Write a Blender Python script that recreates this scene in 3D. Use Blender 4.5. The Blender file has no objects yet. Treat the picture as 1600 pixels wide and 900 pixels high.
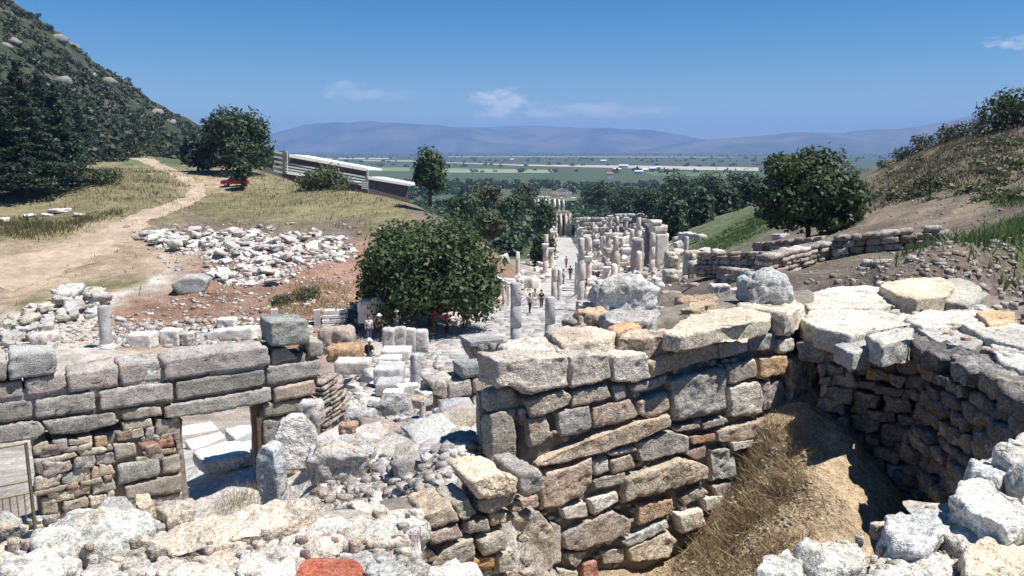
import bpy, math, random
import numpy as np
from mathutils import Vector, Matrix

R = math.radians
random.seed(11)
RNG = np.random.default_rng(11)
scene = bpy.context.scene
COL = scene.collection

# ------------------------------------------------------------------ camera, sky, sun, exposure
PITCH = R(9.85)
FPX = 1256.0
CP, SP = math.cos(PITCH), math.sin(PITCH)
cam_data = bpy.data.cameras.new('camera')
cam_data.sensor_width = 36.0
cam_data.lens = 36.0 * FPX / 1600.0
cam_data.clip_start = 0.05
cam_data.clip_end = 60000.0
cam = bpy.data.objects.new('camera', cam_data)
cam.location = (0, 0, 0)
cam.rotation_euler = (math.pi / 2 - PITCH, 0, 0)
COL.objects.link(cam)
scene.camera = cam

SUN_EL = R(64)
SUN_DIR = Vector((math.cos(SUN_EL) * 0.97, math.cos(SUN_EL) * -0.22, math.sin(SUN_EL))).normalized()
sun_az = math.atan2(SUN_DIR.x, SUN_DIR.y)
world = bpy.data.worlds.new('World')
scene.world = world
world.use_nodes = True
wn, wl = world.node_tree.nodes, world.node_tree.links
wn.clear()
w_out = wn.new('ShaderNodeOutputWorld')
w_bg = wn.new('ShaderNodeBackground')
w_sky = wn.new('ShaderNodeTexSky')
w_sky.sky_type = 'NISHITA'
w_sky.sun_disc = False
w_sky.sun_elevation = SUN_EL
w_sky.sun_rotation = sun_az
w_sky.altitude = 900
w_sky.air_density = 1.0
w_sky.dust_density = 0.1
w_sky.ozone_density = 5.0
w_bg.inputs['Strength'].default_value = 0.062
wl.new(w_bg.outputs[0], w_out.inputs['Surface'])

def world_clouds():
    """A thin scatter of small fair-weather clouds low over the horizon, fixed by direction all round the sky."""
    geo = wn.new('ShaderNodeTexCoord')
    sep = wn.new('ShaderNodeSeparateXYZ')
    wl.new(geo.outputs['Generated'], sep.inputs[0])
    noise = wn.new('ShaderNodeTexNoise')
    mp = wn.new('ShaderNodeMapping')
    mp.inputs['Scale'].default_value = (1, 1, 2.6)
    wl.new(geo.outputs['Generated'], mp.inputs[0])
    wl.new(mp.outputs[0], noise.inputs['Vector'])
    noise.inputs['Scale'].default_value = 26
    noise.inputs['Detail'].default_value = 7
    noise.inputs['Roughness'].default_value = 0.62
    def d(px, py):
        v = Vector(ray(px, py)).normalized()
        return v
    blobs = [(d(778, 163), .034, .020, .62), (d(880, 172), .080, .010, .42), (d(955, 174), .070, .008, .34), (d(552, 143), .040, .013, .26),
             (d(618, 150), .03, .007, .14), (d(1562, 66), .022, .010, .72), (d(1592, 64), .025, .010, .5),
             (Vector((-.9, .3, .12)).normalized(), .08, .02, .5), (Vector((.9, -.3, .1)).normalized(), .1, .02, .5),
             (Vector((.2, -.95, .14)).normalized(), .1, .025, .5), (Vector((-.6, -.75, .1)).normalized(), .1, .02, .5)]
    total = None
    for v, rh, rv, amp in blobs:
        side = Vector((v.y, -v.x, 0)).normalized()
        upv = side.cross(v).normalized()
        def dotn(vec):
            n = wn.new('ShaderNodeVectorMath'); n.operation = 'DOT_PRODUCT'
            wl.new(geo.outputs['Generated'], n.inputs[0]); n.inputs[1].default_value = vec
            return n.outputs['Value']
        def math_(op, a, b=None, c=None):
            n = wn.new('ShaderNodeMath'); n.operation = op
            for i, s in enumerate((a, b, c)):
                if s is None: continue
                if isinstance(s, (int, float)): n.inputs[i].default_value = s
                else: wl.new(s, n.inputs[i])
            return n.outputs[0]
        a = math_('MULTIPLY', dotn(side), 1.0 / rh)
        b = math_('MULTIPLY', dotn(upv), 1.0 / rv)
        f = dotn(v)
        r2 = math_('ADD', math_('MULTIPLY', a, a), math_('MULTIPLY', b, b))
        g = math_('SUBTRACT', 1.25, r2)
        g = math_('MINIMUM', g, 1.0)
        # noise eats the blob away from its edge
        nn = math_('MULTIPLY_ADD', noise.outputs['Fac'], 5.0, -2.75)
        g = math_('ADD', g, nn)
        g = math_('MULTIPLY', math_('MINIMUM', math_('MAXIMUM', g, 0.0), 1.0), amp)
        g = math_('MULTIPLY', g, math_('GREATER_THAN', f, 0.5))
        g = math_('MULTIPLY', g, math_('MINIMUM', math_('MAXIMUM', math_('MULTIPLY_ADD', r2, -0.6, 1.7), 0.0), 1.0))
        total = g if total is None else math_('MAXIMUM', total, g)
    mix = wn.new('ShaderNodeMix'); mix.data_type = 'RGBA'
    wl.new(total, mix.inputs['Factor'])
    hs = wn.new('ShaderNodeHueSaturation')
    hs.inputs['Saturation'].default_value = 1.40; hs.inputs['Value'].default_value = 1.0
    wl.new(w_sky.outputs[0], hs.inputs['Color'])
    wl.new(hs.outputs[0], mix.inputs['A'])
    mix.inputs['B'].default_value = (11.0, 10.6, 11.2, 1)
    wl.new(mix.outputs['Result'], w_bg.inputs['Color'])

sun_data = bpy.data.lights.new('sun', 'SUN')
sun_data.energy = 5.0
sun_data.angle = R(0.53)
sun_data.color = (1.0, 0.955, 0.89)
sun = bpy.data.objects.new('sun', sun_data)
sun.rotation_euler = SUN_DIR.to_track_quat('Z', 'Y').to_euler()
COL.objects.link(sun)

scene.view_settings.view_transform = 'Standard'
scene.view_settings.look = 'None'
scene.view_settings.gamma = 1.0
scene.view_settings.use_curve_mapping = False
scene.view_settings.exposure = 0.66
scene.render.engine = 'CYCLES'
scene.cycles.use_denoising = True
scene.cycles.max_bounces = 5
scene.cycles.diffuse_bounces = 2
scene.cycles.glossy_bounces = 2
scene.cycles.transparent_max_bounces = 8
scene.cycles.volume_bounces = 0

# ------------------------------------------------------------------ placing helpers
def ray(px, py):
    a, b = (px - 800.0) / FPX, (450.0 - py) / FPX
    return np.array([a, CP + b * SP, -SP + b * CP])

def at(px, py, Y):
    r = ray(px, py)
    return r * (Y / r[1])

def on_plane(px, py, p0, n):
    r = ray(px, py)
    return r * (np.dot(p0, n) / np.dot(r, n))

def to_px(P):
    x, y, z = P
    dep = y * CP - z * SP
    up = y * SP + z * CP
    return 800 + FPX * x / dep, 450 - FPX * up / dep

world_clouds()

# ------------------------------------------------------------------ noise
def _hash(ix, iy, iz, seed):
    h = (ix.astype(np.int64) * 374761393 + iy.astype(np.int64) * 668265263 + iz.astype(np.int64) * 2147483647 + int(seed) * 974634777) & 0xFFFFFFFF
    h = ((h ^ (h >> 13)) * 1274126177) & 0xFFFFFFFF
    h = ((h ^ (h >> 16)) * 2246822519) & 0xFFFFFFFF
    return ((h ^ (h >> 15)) & 0xFFFFFF) / float(0xFFFFFF)

def vnoise(P, seed=0):
    i = np.floor(P); f = P - i; f = f * f * (3 - 2 * f)
    ix, iy, iz = i[:, 0], i[:, 1], i[:, 2]
    out = 0
    for dx in (0, 1):
        wx = f[:, 0] if dx else 1 - f[:, 0]
        for dy in (0, 1):
            wy = f[:, 1] if dy else 1 - f[:, 1]
            for dz in (0, 1):
                wz = f[:, 2] if dz else 1 - f[:, 2]
                out = out + wx * wy * wz * _hash(ix + dx, iy + dy, iz + dz, seed)
    return out * 2 - 1

def fbm(P, seed=0, octv=3, gain=0.5):
    a, s, o = 1.0, 1.0, 0
    for k in range(octv):
        o = o + a * vnoise(P * s + 17.3 * k, seed + k * 31); a *= gain; s *= 2.03
    return o

def fbm2(X, Y, scale, seed=0, octv=3):
    P = np.stack([np.asarray(X, float).ravel() * scale, np.asarray(Y, float).ravel() * scale, np.zeros(np.asarray(X).size)], 1)
    return fbm(P, seed, octv).reshape(np.shape(X))

# ------------------------------------------------------------------ objects
def link(o, parent=None):
    COL.objects.link(o)
    if parent is not None:
        o.parent = parent
    return o

def tag(o, label=None, cat=None, group=None, kind=None):
    if label: o['label'] = label
    if cat: o['category'] = cat
    if group: o['group'] = group
    if kind or cat: o['kind'] = kind or 'thing'
    return o

def empty(name, loc):
    o = bpy.data.objects.new(name, None)
    o.location = loc
    o.empty_display_size = 0.2
    return link(o)

def mesh_from(name, V, Fc, mat=None, smooth=True):
    me = bpy.data.meshes.new(name)
    V = np.asarray(V, dtype=np.float32)
    if isinstance(Fc, np.ndarray):
        n, k = Fc.shape
        me.vertices.add(len(V)); me.vertices.foreach_set('co', V.ravel())
        me.loops.add(n * k); me.loops.foreach_set('vertex_index', Fc.astype(np.int32).ravel())
        me.polygons.add(n); me.polygons.foreach_set('loop_start', np.arange(0, n * k, k, dtype=np.int32))
        me.update(calc_edges=True)
    else:
        me.from_pydata([tuple(v) for v in V], [], Fc)
        me.update()
    if smooth:
        me.polygons.foreach_set('use_smooth', np.ones(len(me.polygons), dtype=bool))
    if mat: me.materials.append(mat)
    return me

def obj(name, me, parent=None, loc=(0, 0, 0), rot=None, scale=None, color=None):
    o = bpy.data.objects.new(name, me)
    o.location = loc
    if rot is not None:
        o.rotation_euler = rot
    if scale is not None:
        o.scale = scale
    if color is not None:
        o.color = (color[0], color[1], color[2], 1)
    return link(o, parent)

class MB:
    """collects boxes, tubes and prisms into one mesh"""
    def __init__(s): s.v = []; s.f = []
    def add(s, V, Fc):
        n = len(s.v); s.v += [tuple(v) for v in V]; s.f += [tuple(i + n for i in f) for f in Fc]; return s
    def box(s, c, d, rz=0.0, taper=1.0):
        x, y, z = d[0] / 2, d[1] / 2, d[2] / 2
        co, si = math.cos(rz), math.sin(rz)
        V = []
        for sz in (-1, 1):
            t = taper if sz > 0 else 1
            for sx, sy in ((-1, -1), (1, -1), (1, 1), (-1, 1)):
                a, b = sx * x * t, sy * y * t
                V.append((c[0] + a * co - b * si, c[1] + a * si + b * co, c[2] + sz * z))
        return s.add(V, [(3, 2, 1, 0), (4, 5, 6, 7), (0, 1, 5, 4), (1, 2, 6, 5), (2, 3, 7, 6), (3, 0, 4, 7)])
    def tube(s, p, q, r0, r1=None, n=8, caps=True):
        p, q = Vector(p), Vector(q); r1 = r0 if r1 is None else r1
        ax = (q - p).normalized()
        a = ax.orthogonal().normalized(); b = ax.cross(a)
        V = []
        for c, r in ((p, r0), (q, r1)):
            for i in range(n):
                t = 2 * math.pi * i / n
                V.append(c + (a * math.cos(t) + b * math.sin(t)) * r)
        Fc = [(i, (i + 1) % n, n + (i + 1) % n, n + i) for i in range(n)]
        if caps: Fc += [tuple(range(n - 1, -1, -1)), tuple(range(n, 2 * n))]
        return s.add(V, Fc)
    def lathe(s, prof, c=(0, 0, 0), n=20, flute=0.0, nf=0):
        V = []
        for r, z in prof:
            for i in range(n):
                t = 2 * math.pi * i / n
                rr = r * (1 - (flute * (0.5 - 0.5 * math.cos(t * nf)) if nf else 0))
                V.append((c[0] + rr * math.cos(t), c[1] + rr * math.sin(t), c[2] + z))
        Fc = []
        m = len(prof)
        for k in range(m - 1):
            for i in range(n):
                j = (i + 1) % n
                Fc.append((k * n + i, k * n + j, (k + 1) * n + j, (k + 1) * n + i))
        Fc.append(tuple(range(n - 1, -1, -1))); Fc.append(tuple((m - 1) * n + i for i in range(n)))
        return s.add(V, Fc)
    def mesh(s, name, mat=None, smooth=False):
        return mesh_from(name, s.v, s.f, mat, smooth)

# ------------------------------------------------------------------ materials
class NT:
    def __init__(s, name):
        s.m = bpy.data.materials.new(name); s.m.use_nodes = True
        s.n = s.m.node_tree.nodes; s.l = s.m.node_tree.links; s.n.clear()
        s.out = s.n.new('ShaderNodeOutputMaterial')
        s.b = s.n.new('ShaderNodeBsdfPrincipled')
        s.b.inputs['Specular IOR Level'].default_value = 0.25
        s.b.inputs['Roughness'].default_value = 0.9
        s.l.new(s.b.outputs[0], s.out.inputs['Surface'])
        s.tc = s.n.new('ShaderNodeTexCoord')
    def set(s, inp, val):
        if hasattr(val, 'node') or isinstance(val, bpy.types.NodeSocket): s.l.new(val, inp)
        else: inp.default_value = val
    def noise(s, scale, detail=4, rough=0.6, vec=None, dist=0.0):
        n = s.n.new('ShaderNodeTexNoise')
        s.l.new(vec or s.tc.outputs['Object'], n.inputs['Vector'])
        n.inputs['Scale'].default_value = scale; n.inputs['Detail'].default_value = detail
        n.inputs['Roughness'].default_value = rough; n.inputs['Distortion'].default_value = dist
        return n.outputs['Fac']
    def voronoi(s, scale, vec=None, feature='F1', out='Distance'):
        n = s.n.new('ShaderNodeTexVoronoi'); n.feature = feature
        s.l.new(vec or s.tc.outputs['Object'], n.inputs['Vector']); n.inputs['Scale'].default_value = scale
        return n.outputs[out]
    def ramp(s, fac, stops):
        n = s.n.new('ShaderNodeMapRange'); n.clamp = True
        s.l.new(fac, n.inputs['Value'])
        (a, va), (b, vb) = stops
        n.inputs['From Min'].default_value = a; n.inputs['From Max'].default_value = b
        n.inputs['To Min'].default_value = va; n.inputs['To Max'].default_value = vb
        return n.outputs['Result']
    def mix(s, fac, a, b, mode='MIX'):
        n = s.n.new('ShaderNodeMix'); n.data_type = 'RGBA'; n.blend_type = mode
        s.set(n.inputs['Factor'], fac)
        for k, v in (('A', a), ('B', b)):
            if isinstance(v, tuple): n.inputs[k].default_value = (v[0], v[1], v[2], 1)
            else: s.l.new(v, n.inputs[k])
        return n.outputs['Result']
    def math(s, op, a, b=None):
        n = s.n.new('ShaderNodeMath'); n.operation = op
        s.set(n.inputs[0], a)
        if b is not None: s.set(n.inputs[1], b)
        return n.outputs[0]
    def scale(s, col, fac):
        n = s.n.new('ShaderNodeVectorMath'); n.operation = 'SCALE'
        s.l.new(col, n.inputs[0]); s.set(n.inputs['Scale'], fac)
        return n.outputs[0]
    def bump(s, h, strength=0.5, dist=0.02, prev=None):
        n = s.n.new('ShaderNodeBump'); n.inputs['Strength'].default_value = strength; n.inputs['Distance'].default_value = dist
        s.l.new(h, n.inputs['Height'])
        if prev is not None: s.l.new(prev, n.inputs['Normal'])
        return n.outputs[0]
    def done(s, col, normal=None, rough=None):
        if isinstance(col, tuple): s.b.inputs['Base Color'].default_value = (*col, 1)
        else: s.l.new(col, s.b.inputs['Base Color'])
        if normal is not None: s.l.new(normal, s.b.inputs['Normal'])
        if rough is not None: s.set(s.b.inputs['Roughness'], rough)
        return s.m

def mat_stone(name, fs=1.0, lichen=0.5, bumpd=0.012, pits=0.6, crack=0.55):
    """weathered stone: the stone's own tint comes from the object colour; fs scales the grain"""
    t = NT(name)
    info = t.n.new('ShaderNodeObjectInfo')
    rn = info.outputs['Random']
    off = t.n.new('ShaderNodeVectorMath'); off.operation = 'MULTIPLY_ADD'
    cmb = t.n.new('ShaderNodeCombineXYZ')
    for k in range(3): t.l.new(rn, cmb.inputs[k])
    t.l.new(cmb.outputs[0], off.inputs[0]); off.inputs[1].default_value = (31, 57, 83)
    t.l.new(t.tc.outputs['Object'], off.inputs[2])
    v = off.outputs[0]
    st = t.n.new('ShaderNodeMapping'); t.l.new(v, st.inputs[0]); st.inputs['Scale'].default_value = (1, 4.5, 4.5)
    strat = t.noise(4.5 * fs, 3, 0.6, st.outputs[0], 0.5)
    base = info.outputs['Color']
    big = t.noise(2.0 * fs, 3, 0.55, v)
    med = t.noise(9 * fs, 4, 0.7, v)
    fine = t.noise(46 * fs, 3, 0.75, v)
    micro = t.noise(150 * fs, 2, 0.7, v)
    r2 = t.math('FRACT', t.math('MULTIPLY', rn, 7.31)); r3 = t.math('FRACT', t.math('MULTIPLY', rn, 23.7))
    c = t.scale(base, t.ramp(big, ((0.3, 0.70), (0.7, 1.28))))
    c = t.mix(t.math('MULTIPLY', t.ramp(strat, ((0.48, 0.0), (0.62, 0.55))), r2), c, t.scale(base, 0.5))
    c = t.mix(t.math('MULTIPLY', t.ramp(med, ((0.48, 0.0), (0.60, 0.75 * lichen))), t.ramp(r3, ((0.2, 0.1), (0.9, 1.0)))), c, (0.60, 0.575, 0.52))
    om = t.noise(3.1 * fs, 4, 0.6, v)
    c = t.mix(t.math('MULTIPLY', t.ramp(om, ((0.54, 0.0), (0.66, 0.7 * lichen))), r2), c, (0.45, 0.30, 0.16))
    dk = t.noise(5.3 * fs, 4, 0.7, v, 0.6)
    c = t.mix(t.math('MULTIPLY', t.ramp(dk, ((0.54, 0.0), (0.66, 0.75))), r3), c, (0.085, 0.08, 0.075))
    c = t.scale(c, t.ramp(fine, ((0.34, 1.0 - 0.8 * pits), (0.62, 1.38))))
    c = t.scale(c, t.ramp(micro, ((0.34, 0.76), (0.64, 1.22))))
    # cracks
    wv = t.n.new('ShaderNodeVectorMath'); wv.operation = 'MULTIPLY_ADD'
    nn = t.n.new('ShaderNodeTexNoise'); t.l.new(v, nn.inputs['Vector']); nn.inputs['Scale'].default_value = 6 * fs; nn.inputs['Detail'].default_value = 3
    t.l.new(nn.outputs['Color'], wv.inputs[0]); wv.inputs[1].default_value = (0.45 / fs,) * 3; t.l.new(v, wv.inputs[2])
    cr = t.voronoi(2.3 * fs, wv.outputs[0], 'DISTANCE_TO_EDGE')
    ck = t.math('MULTIPLY', t.ramp(cr, ((0.0, 1.0), (0.022, 0.0))), t.math('MULTIPLY', t.ramp(om, ((0.50, 0.0), (0.60, 1.0))), crack))
    c = t.mix(t.math('MULTIPLY', ck, 0.8), c, (0.05, 0.045, 0.04))
    h = t.math('ADD', t.math('ADD', t.math('MULTIPLY', med, 1.0), t.math('MULTIPLY', fine, 0.6)), t.math('ADD', t.math('MULTIPLY', micro, 0.25), t.math('MULTIPLY', strat, 0.4)))
    h = t.math('SUBTRACT', h, t.math('MULTIPLY', ck, 0.8))
    nrm = t.bump(h, 0.85, bumpd * 2.2 / fs)
    return t.done(c, nrm, 0.92)

def mat_plain(name, col, rough=0.8, var=0.25, scale=6.0, bump=0.0, metal=0.0):
    t = NT(name)
    n = t.noise(scale, 5, 0.65)
    rgb = t.n.new('ShaderNodeRGB'); rgb.outputs[0].default_value = (*col, 1)
    c = t.scale(rgb.outputs[0], t.ramp(n, ((0.3, 1 - var), (0.7, 1 + var))))
    t.b.inputs['Metallic'].default_value = metal
    return t.done(c, t.bump(n, bump, 0.02) if bump else None, rough)

def mat_leaf(name, dark, light, scale=0.6, trans=0.25):
    t = NT(name)
    n = t.noise(scale, 3, 0.6)
    info = t.n.new('ShaderNodeObjectInfo')
    g = t.n.new('ShaderNodeNewGeometry')
    f = t.math('ADD', t.math('MULTIPLY', g.outputs['Random Per Island'], 0.6), t.math('MULTIPLY', t.ramp(n, ((0.35, 0.0), (0.65, 1.0))), 0.4))
    c = t.mix(f, dark, light)
    c = t.scale(c, t.ramp(info.outputs['Random'], ((0.0, 0.8), (1.0, 1.2))))
    t.l.new(c, t.b.inputs['Base Color'])
    t.b.inputs['Roughness'].default_value = 0.55
    t.b.inputs['Specular IOR Level'].default_value = 0.35
    tr = t.n.new('ShaderNodeBsdfTranslucent'); t.l.new(t.scale(c, 1.2), tr.inputs['Color'])
    mx = t.n.new('ShaderNodeMixShader'); mx.inputs[0].default_value = trans
    t.l.new(t.b.outputs[0], mx.inputs[1]); t.l.new(tr.outputs[0], mx.inputs[2])
    t.l.new(mx.outputs[0], t.out.inputs['Surface'])
    return t.m

M = {}
M['stone'] = mat_stone('wall_stone_material', 1.0, 0.6, 0.012, 0.5)
M['stone_mid'] = mat_stone('far_stone_material', 0.45, 0.45, 0.02)
M['marble'] = mat_stone('marble_material', 0.5, 0.25, 0.012, 0.35)
M['mortar'] = mat_plain('mortar_material', (0.20, 0.175, 0.145), 0.95, 0.45, 9, 0.9)
M['dust'] = mat_plain('dusty_mortar_material', (0.40, 0.355, 0.30), 0.95, 0.5, 22, 0.9)
M['bark'] = mat_plain('bark_material', (0.09, 0.07, 0.05), 0.9, 0.3, 8, 0.6)
M['fig_leaf'] = mat_leaf('fig_leaf_material', (0.018, 0.036, 0.012), (0.080, 0.122, 0.040))
M['pine_leaf'] = mat_leaf('pine_needle_material', (0.016, 0.036, 0.022), (0.050, 0.085, 0.045))
M['wood_leaf'] = mat_leaf('wood_leaf_material', (0.023, 0.044, 0.018), (0.064, 0.104, 0.040), 0.08)
M['olive_leaf'] = mat_leaf('olive_leaf_material', (0.045, 0.060, 0.025), (0.12, 0.13, 0.055))
M['dry_grass'] = mat_leaf('dry_grass_material', (0.26, 0.19, 0.10), (0.50, 0.40, 0.24), 3.0, 0.35)
M['hill_straw'] = mat_leaf('hill_straw_material', (0.09, 0.075, 0.045), (0.20, 0.165, 0.105), 0.4, 0.3)
M['weed_grass'] = mat_leaf('weed_grass_material', (0.10, 0.095, 0.04), (0.24, 0.215, 0.095), 0.5, 0.35)
M['green_weed'] = mat_leaf('green_weed_material', (0.04, 0.075, 0.02), (0.12, 0.17, 0.06), 0.5, 0.35)
# ------------------------------------------------------------------ the ground
def street_z(Y): return -9.4 - 0.073 * Y
def street_x(Y): return np.interp(Y, [40, 54, 73, 112, 160, 264, 350], [-4.0, -1.8, 3.0, 8.0, 11.5, 17.0, 20.0])

CTRL = []
def cp(px, py, Y): CTRL.append(tuple(at(px, py, Y)))
def cx(X, Y, Z): CTRL.append((X, Y, Z))
# where the photographer stands and the shelf of ruined rooms below
for p in ((0, 1.0, -1.7), (-1.6, 1.0, -1.9), (1.6, 1.0, -1.6), (-3.5, 1.6, -2.1), (3.5, 1.6, -1.5), (0.1, 2.4, -1.75), (-1.2, 2.4, -1.9), (1.6, 2.2, -1.75),
          (0.45, 3.6, -2.8), (0.8, 4.6, -3.3), (-0.35, 3.3, -2.75), (-1.0, 3.5, -2.7), (-0.15, 4.2, -3.15), (-0.9, 4.0, -2.95), (0.2, 4.9, -3.4), (0.05, 5.25, -3.5), (0.35, 5.6, -3.6), (-0.12, 4.85, -3.35), (-1.6, 3.5, -2.5), (-2.2, 3.3, -2.45), (-2.6, 4.2, -2.7), (-1.9, 4.4, -2.7), (-1.5, 4.7, -2.7), (1.8, 4.4, -3.5), (3.0, 4.0, -3.5), (1.6, 3.4, -3.1)): cx(*p)
for p in ((1190, 664, 7.5), (1150, 752, 7.25), (1100, 832, 7.0), (1060, 900, 6.7), (1255, 700, 6.9), (1235, 800, 6.35), (1200, 895, 5.9), (880, 920, 6.2), (960, 915, 6.4), (1330, 860, 5.9)): cp(*p)
for p in ((620, 760, 5.9), (700, 745, 5.5), (690, 712, 7.2), (560, 735, 7.4), (480, 765, 6.4),
          (780, 735, 6.2), (620, 690, 9.5), (720, 690, 9.3), (760, 660, 12), (560, 660, 15), (620, 645, 18), (700, 645, 19), (760, 640, 18), (540, 620, 24), (600, 602, 31), (680, 602, 30), (760, 590, 32), (540, 590, 38), (640, 577, 42)): cp(*p)
for p in ((-4.0, 6.3, -4.2), (-2.6, 7.6, -4.4), (-6.5, 8.0, -5.4), (-5.0, 9.6, -5.6), (-8, 9, -5.8), (-3.6, 11.0, -5.7), (-5.0, 13.6, -5.7), (-7.5, 12.5, -5.8), (-4.3, 16.0, -5.9), (-2.6, 15.0, -5.4), (-8, 18, -7.5), (-4, 24, -8.6), (-12, 16, -7.0), (-14, 30, -10.5), (-9, 32, -10.8)): cx(*p)
# the marble street dropping away through the ruins
for Y in (44, 54, 66, 80, 100, 130, 170, 215, 264):
    for o in (-4.5, 0, 4.5): cx(street_x(Y) + o, Y, street_z(Y))
# the bank, the terrace with the dirt road and the meadow
for p in ((0, 548, 50), (90, 540, 52), (180, 538, 53), (300, 532, 55), (420, 524, 56), (520, 520, 57), (0, 510, 57), (120, 492, 60), (60, 470, 63), (200, 470, 63), (270, 452, 67), (330, 470, 63), (430, 470, 64), (530, 452, 68), (450, 430, 72), (0, 440, 68),
          (100, 420, 72), (250, 400, 77), (400, 405, 79), (540, 385, 85), (0, 385, 78), (100, 372, 84), (290, 352, 93), (420, 358, 92), (560, 360, 92), (60, 322, 106), (0, 335, 99), (40, 306, 111), (300, 312, 116), (450, 305, 122), (600, 338, 98), (650, 332, 101),
          (690, 345, 98), (720, 370, 92), (760, 385, 92), (560, 302, 132), (430, 276, 155), (640, 318, 112), (150, 300, 113), (205, 280, 128), (140, 262, 165), (190, 239, 250), (140, 237, 255), (300, 252, 200), (400, 264, 172), (280, 262, 168), (0, 262, 165), (-150, 300, 115), (-150, 420, 70), (-200, 600, 40)): cp(*p)
for p in ((-25, 150, -13), (-20, 190, -24), (-40, 230, -27), (-8, 120, -13.5), (-4, 150, -20), (0, 200, -28), (-60, 300, -30), (-20, 280, -33), (10, 330, -35)): cx(*p)
# the hillside on the right
for p in ((1550, 472, 13), (1620, 440, 15), (1450, 448, 19), (1300, 452, 21), (1180, 462, 20), (1060, 474, 21), (1000, 487, 20), (1120, 462, 30), (1150, 452, 31), (1200, 448, 27), (1250, 432, 31), (1140, 440, 40), (1190, 420, 42), (1240, 405, 42), (1080, 462, 40), (1000, 455, 52), (1065, 452, 58), (1150, 408, 55), (1200, 372, 77), (1120, 388, 92), (1180, 338, 110), (1100, 372, 105),
          (1300, 348, 74), (1350, 302, 86), (1400, 252, 100), (1590, 196, 82), (1500, 216, 92), (1450, 232, 96), (1500, 300, 52), (1620, 300, 45), (1590, 352, 31), (1480, 352, 43), (1400, 385, 36), (1300, 408, 34), (1220, 425, 32), (1700, 300, 30), (1700, 180, 80)): cp(*p)
for p in ((8.5, 13, -5.0), (6.5, 22, -9.0), (5, 30, -10.5), (4.5, 14, -4.2), (1.0, 11, -4.3), (1.5, 18, -7.0), (20, 140, -16), (34, 150, -13), (60, 150, -7), (30, 200, -23), (60, 220, -20), (100, 160, 2), (110, 220, -8), (40, 300, -33), (100, 320, -30)): cx(*p)
CTRL = np.array(CTRL)

def uv_of(X, Y):
    return np.stack([np.arctan2(X, Y) * 3.0, np.log(np.hypot(X, Y))], -1)
_A = uv_of(CTRL[:, 0], CTRL[:, 1])
def _kern(d2): return 0.5 * d2 * np.log(d2 + 1e-9)
_n = len(CTRL)
_d2 = ((_A[:, None, :] - _A[None, :, :]) ** 2).sum(-1)
_S = np.zeros((_n + 3, _n + 3)); _S[:_n, :_n] = _kern(_d2) + np.eye(_n) * 2e-3
_S[:_n, _n] = 1; _S[:_n, _n + 1:] = _A; _S[_n, :_n] = 1; _S[_n + 1:, :_n] = _A.T
# heights are fitted as slopes seen from the shelf so that near and far weigh alike
_rr = np.hypot(CTRL[:, 0], CTRL[:, 1])
_W = np.linalg.solve(_S, np.concatenate([CTRL[:, 2] / _rr, np.zeros(3)]))

PLAIN = -40.0
def ground_z(X, Y, rough=True):
    X = np.atleast_1d(np.asarray(X, float)); Y = np.atleast_1d(np.asarray(Y, float))
    sh = X.shape; X = X.ravel(); Y = Y.ravel()
    out = np.empty(len(X))
    for a in range(0, len(X), 20000):
        b = a + 20000
        q = uv_of(X[a:b], Y[a:b])
        d2 = ((q[:, None, :] - _A[None, :, :]) ** 2).sum(-1)
        z = _kern(d2) @ _W[:_n] + _W[_n] + q @ _W[_n + 1:]
        r = np.hypot(X[a:b], Y[a:b])
        out[a:b] = z * r
    r = np.hypot(X, Y)
    t = np.clip((r - 290) / 110, 0, 1); t = t * t * (3 - 2 * t)
    out = np.clip(out, -60, 60) * (1 - t) + PLAIN * t
    ds = np.abs(X - street_x(Y))
    k = np.clip((5.5 - ds) / 1.5, 0, 1) * ((Y > 42) & (Y < 275)); 
    out = out * (1 - k) + street_z(Y) * k
    if rough:
        amp = np.clip(r / 70.0, 0.05, 1.0) * (1 - 0.9 * k) * (1 - t)
        out = out + amp * (0.22 * fbm2(X, Y, 0.16, 5, 3) + 0.07 * fbm2(X, Y, 1.1, 9, 3))
    return out.reshape(sh)

_ground_exact = ground_z
_TT = np.linspace(R(-80), R(80), 560); _TL = np.linspace(math.log(0.8), math.log(430.0), 620)
_tt, _tl = np.meshgrid(_TT, _TL, indexing='ij')
_TAB = _ground_exact(np.exp(_tl) * np.sin(_tt), np.exp(_tl) * np.cos(_tt), False)
def ground_z(X, Y, rough=True):
    X = np.atleast_1d(np.asarray(X, float)); Y = np.atleast_1d(np.asarray(Y, float))
    r = np.hypot(X, Y)
    a = np.clip((np.arctan2(X, Y) - _TT[0]) / (_TT[1] - _TT[0]), 0, len(_TT) - 1.001); b = np.clip((np.log(np.maximum(r, 1e-3)) - _TL[0]) / (_TL[1] - _TL[0]), 0, len(_TL) - 1.001)
    i, j = a.astype(int), b.astype(int); fa, fb = a - i, b - j
    z = _TAB[i, j] * (1 - fa) * (1 - fb) + _TAB[i + 1, j] * fa * (1 - fb) + _TAB[i, j + 1] * (1 - fa) * fb + _TAB[i + 1, j + 1] * fa * fb
    if rough:
        t = np.clip((r - 290) / 110, 0, 1)
        k = np.clip((5.5 - np.abs(X - street_x(Y))) / 1.5, 0, 1) * ((Y > 42) & (Y < 275))
        amp = np.clip(r / 70.0, 0.05, 1.0) * (1 - 0.9 * k) * (1 - t)
        z = z + amp * (0.22 * fbm2(X, Y, 0.16, 5, 3) + 0.07 * fbm2(X, Y, 1.1, 9, 3))
        z = z + np.clip((22 - r) / 10, 0, 1) * 0.055 * fbm2(X, Y, 3.2, 15, 3)
    return z

def gz(x, y): return float(ground_z(np.array([x]), np.array([y]))[0])

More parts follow.
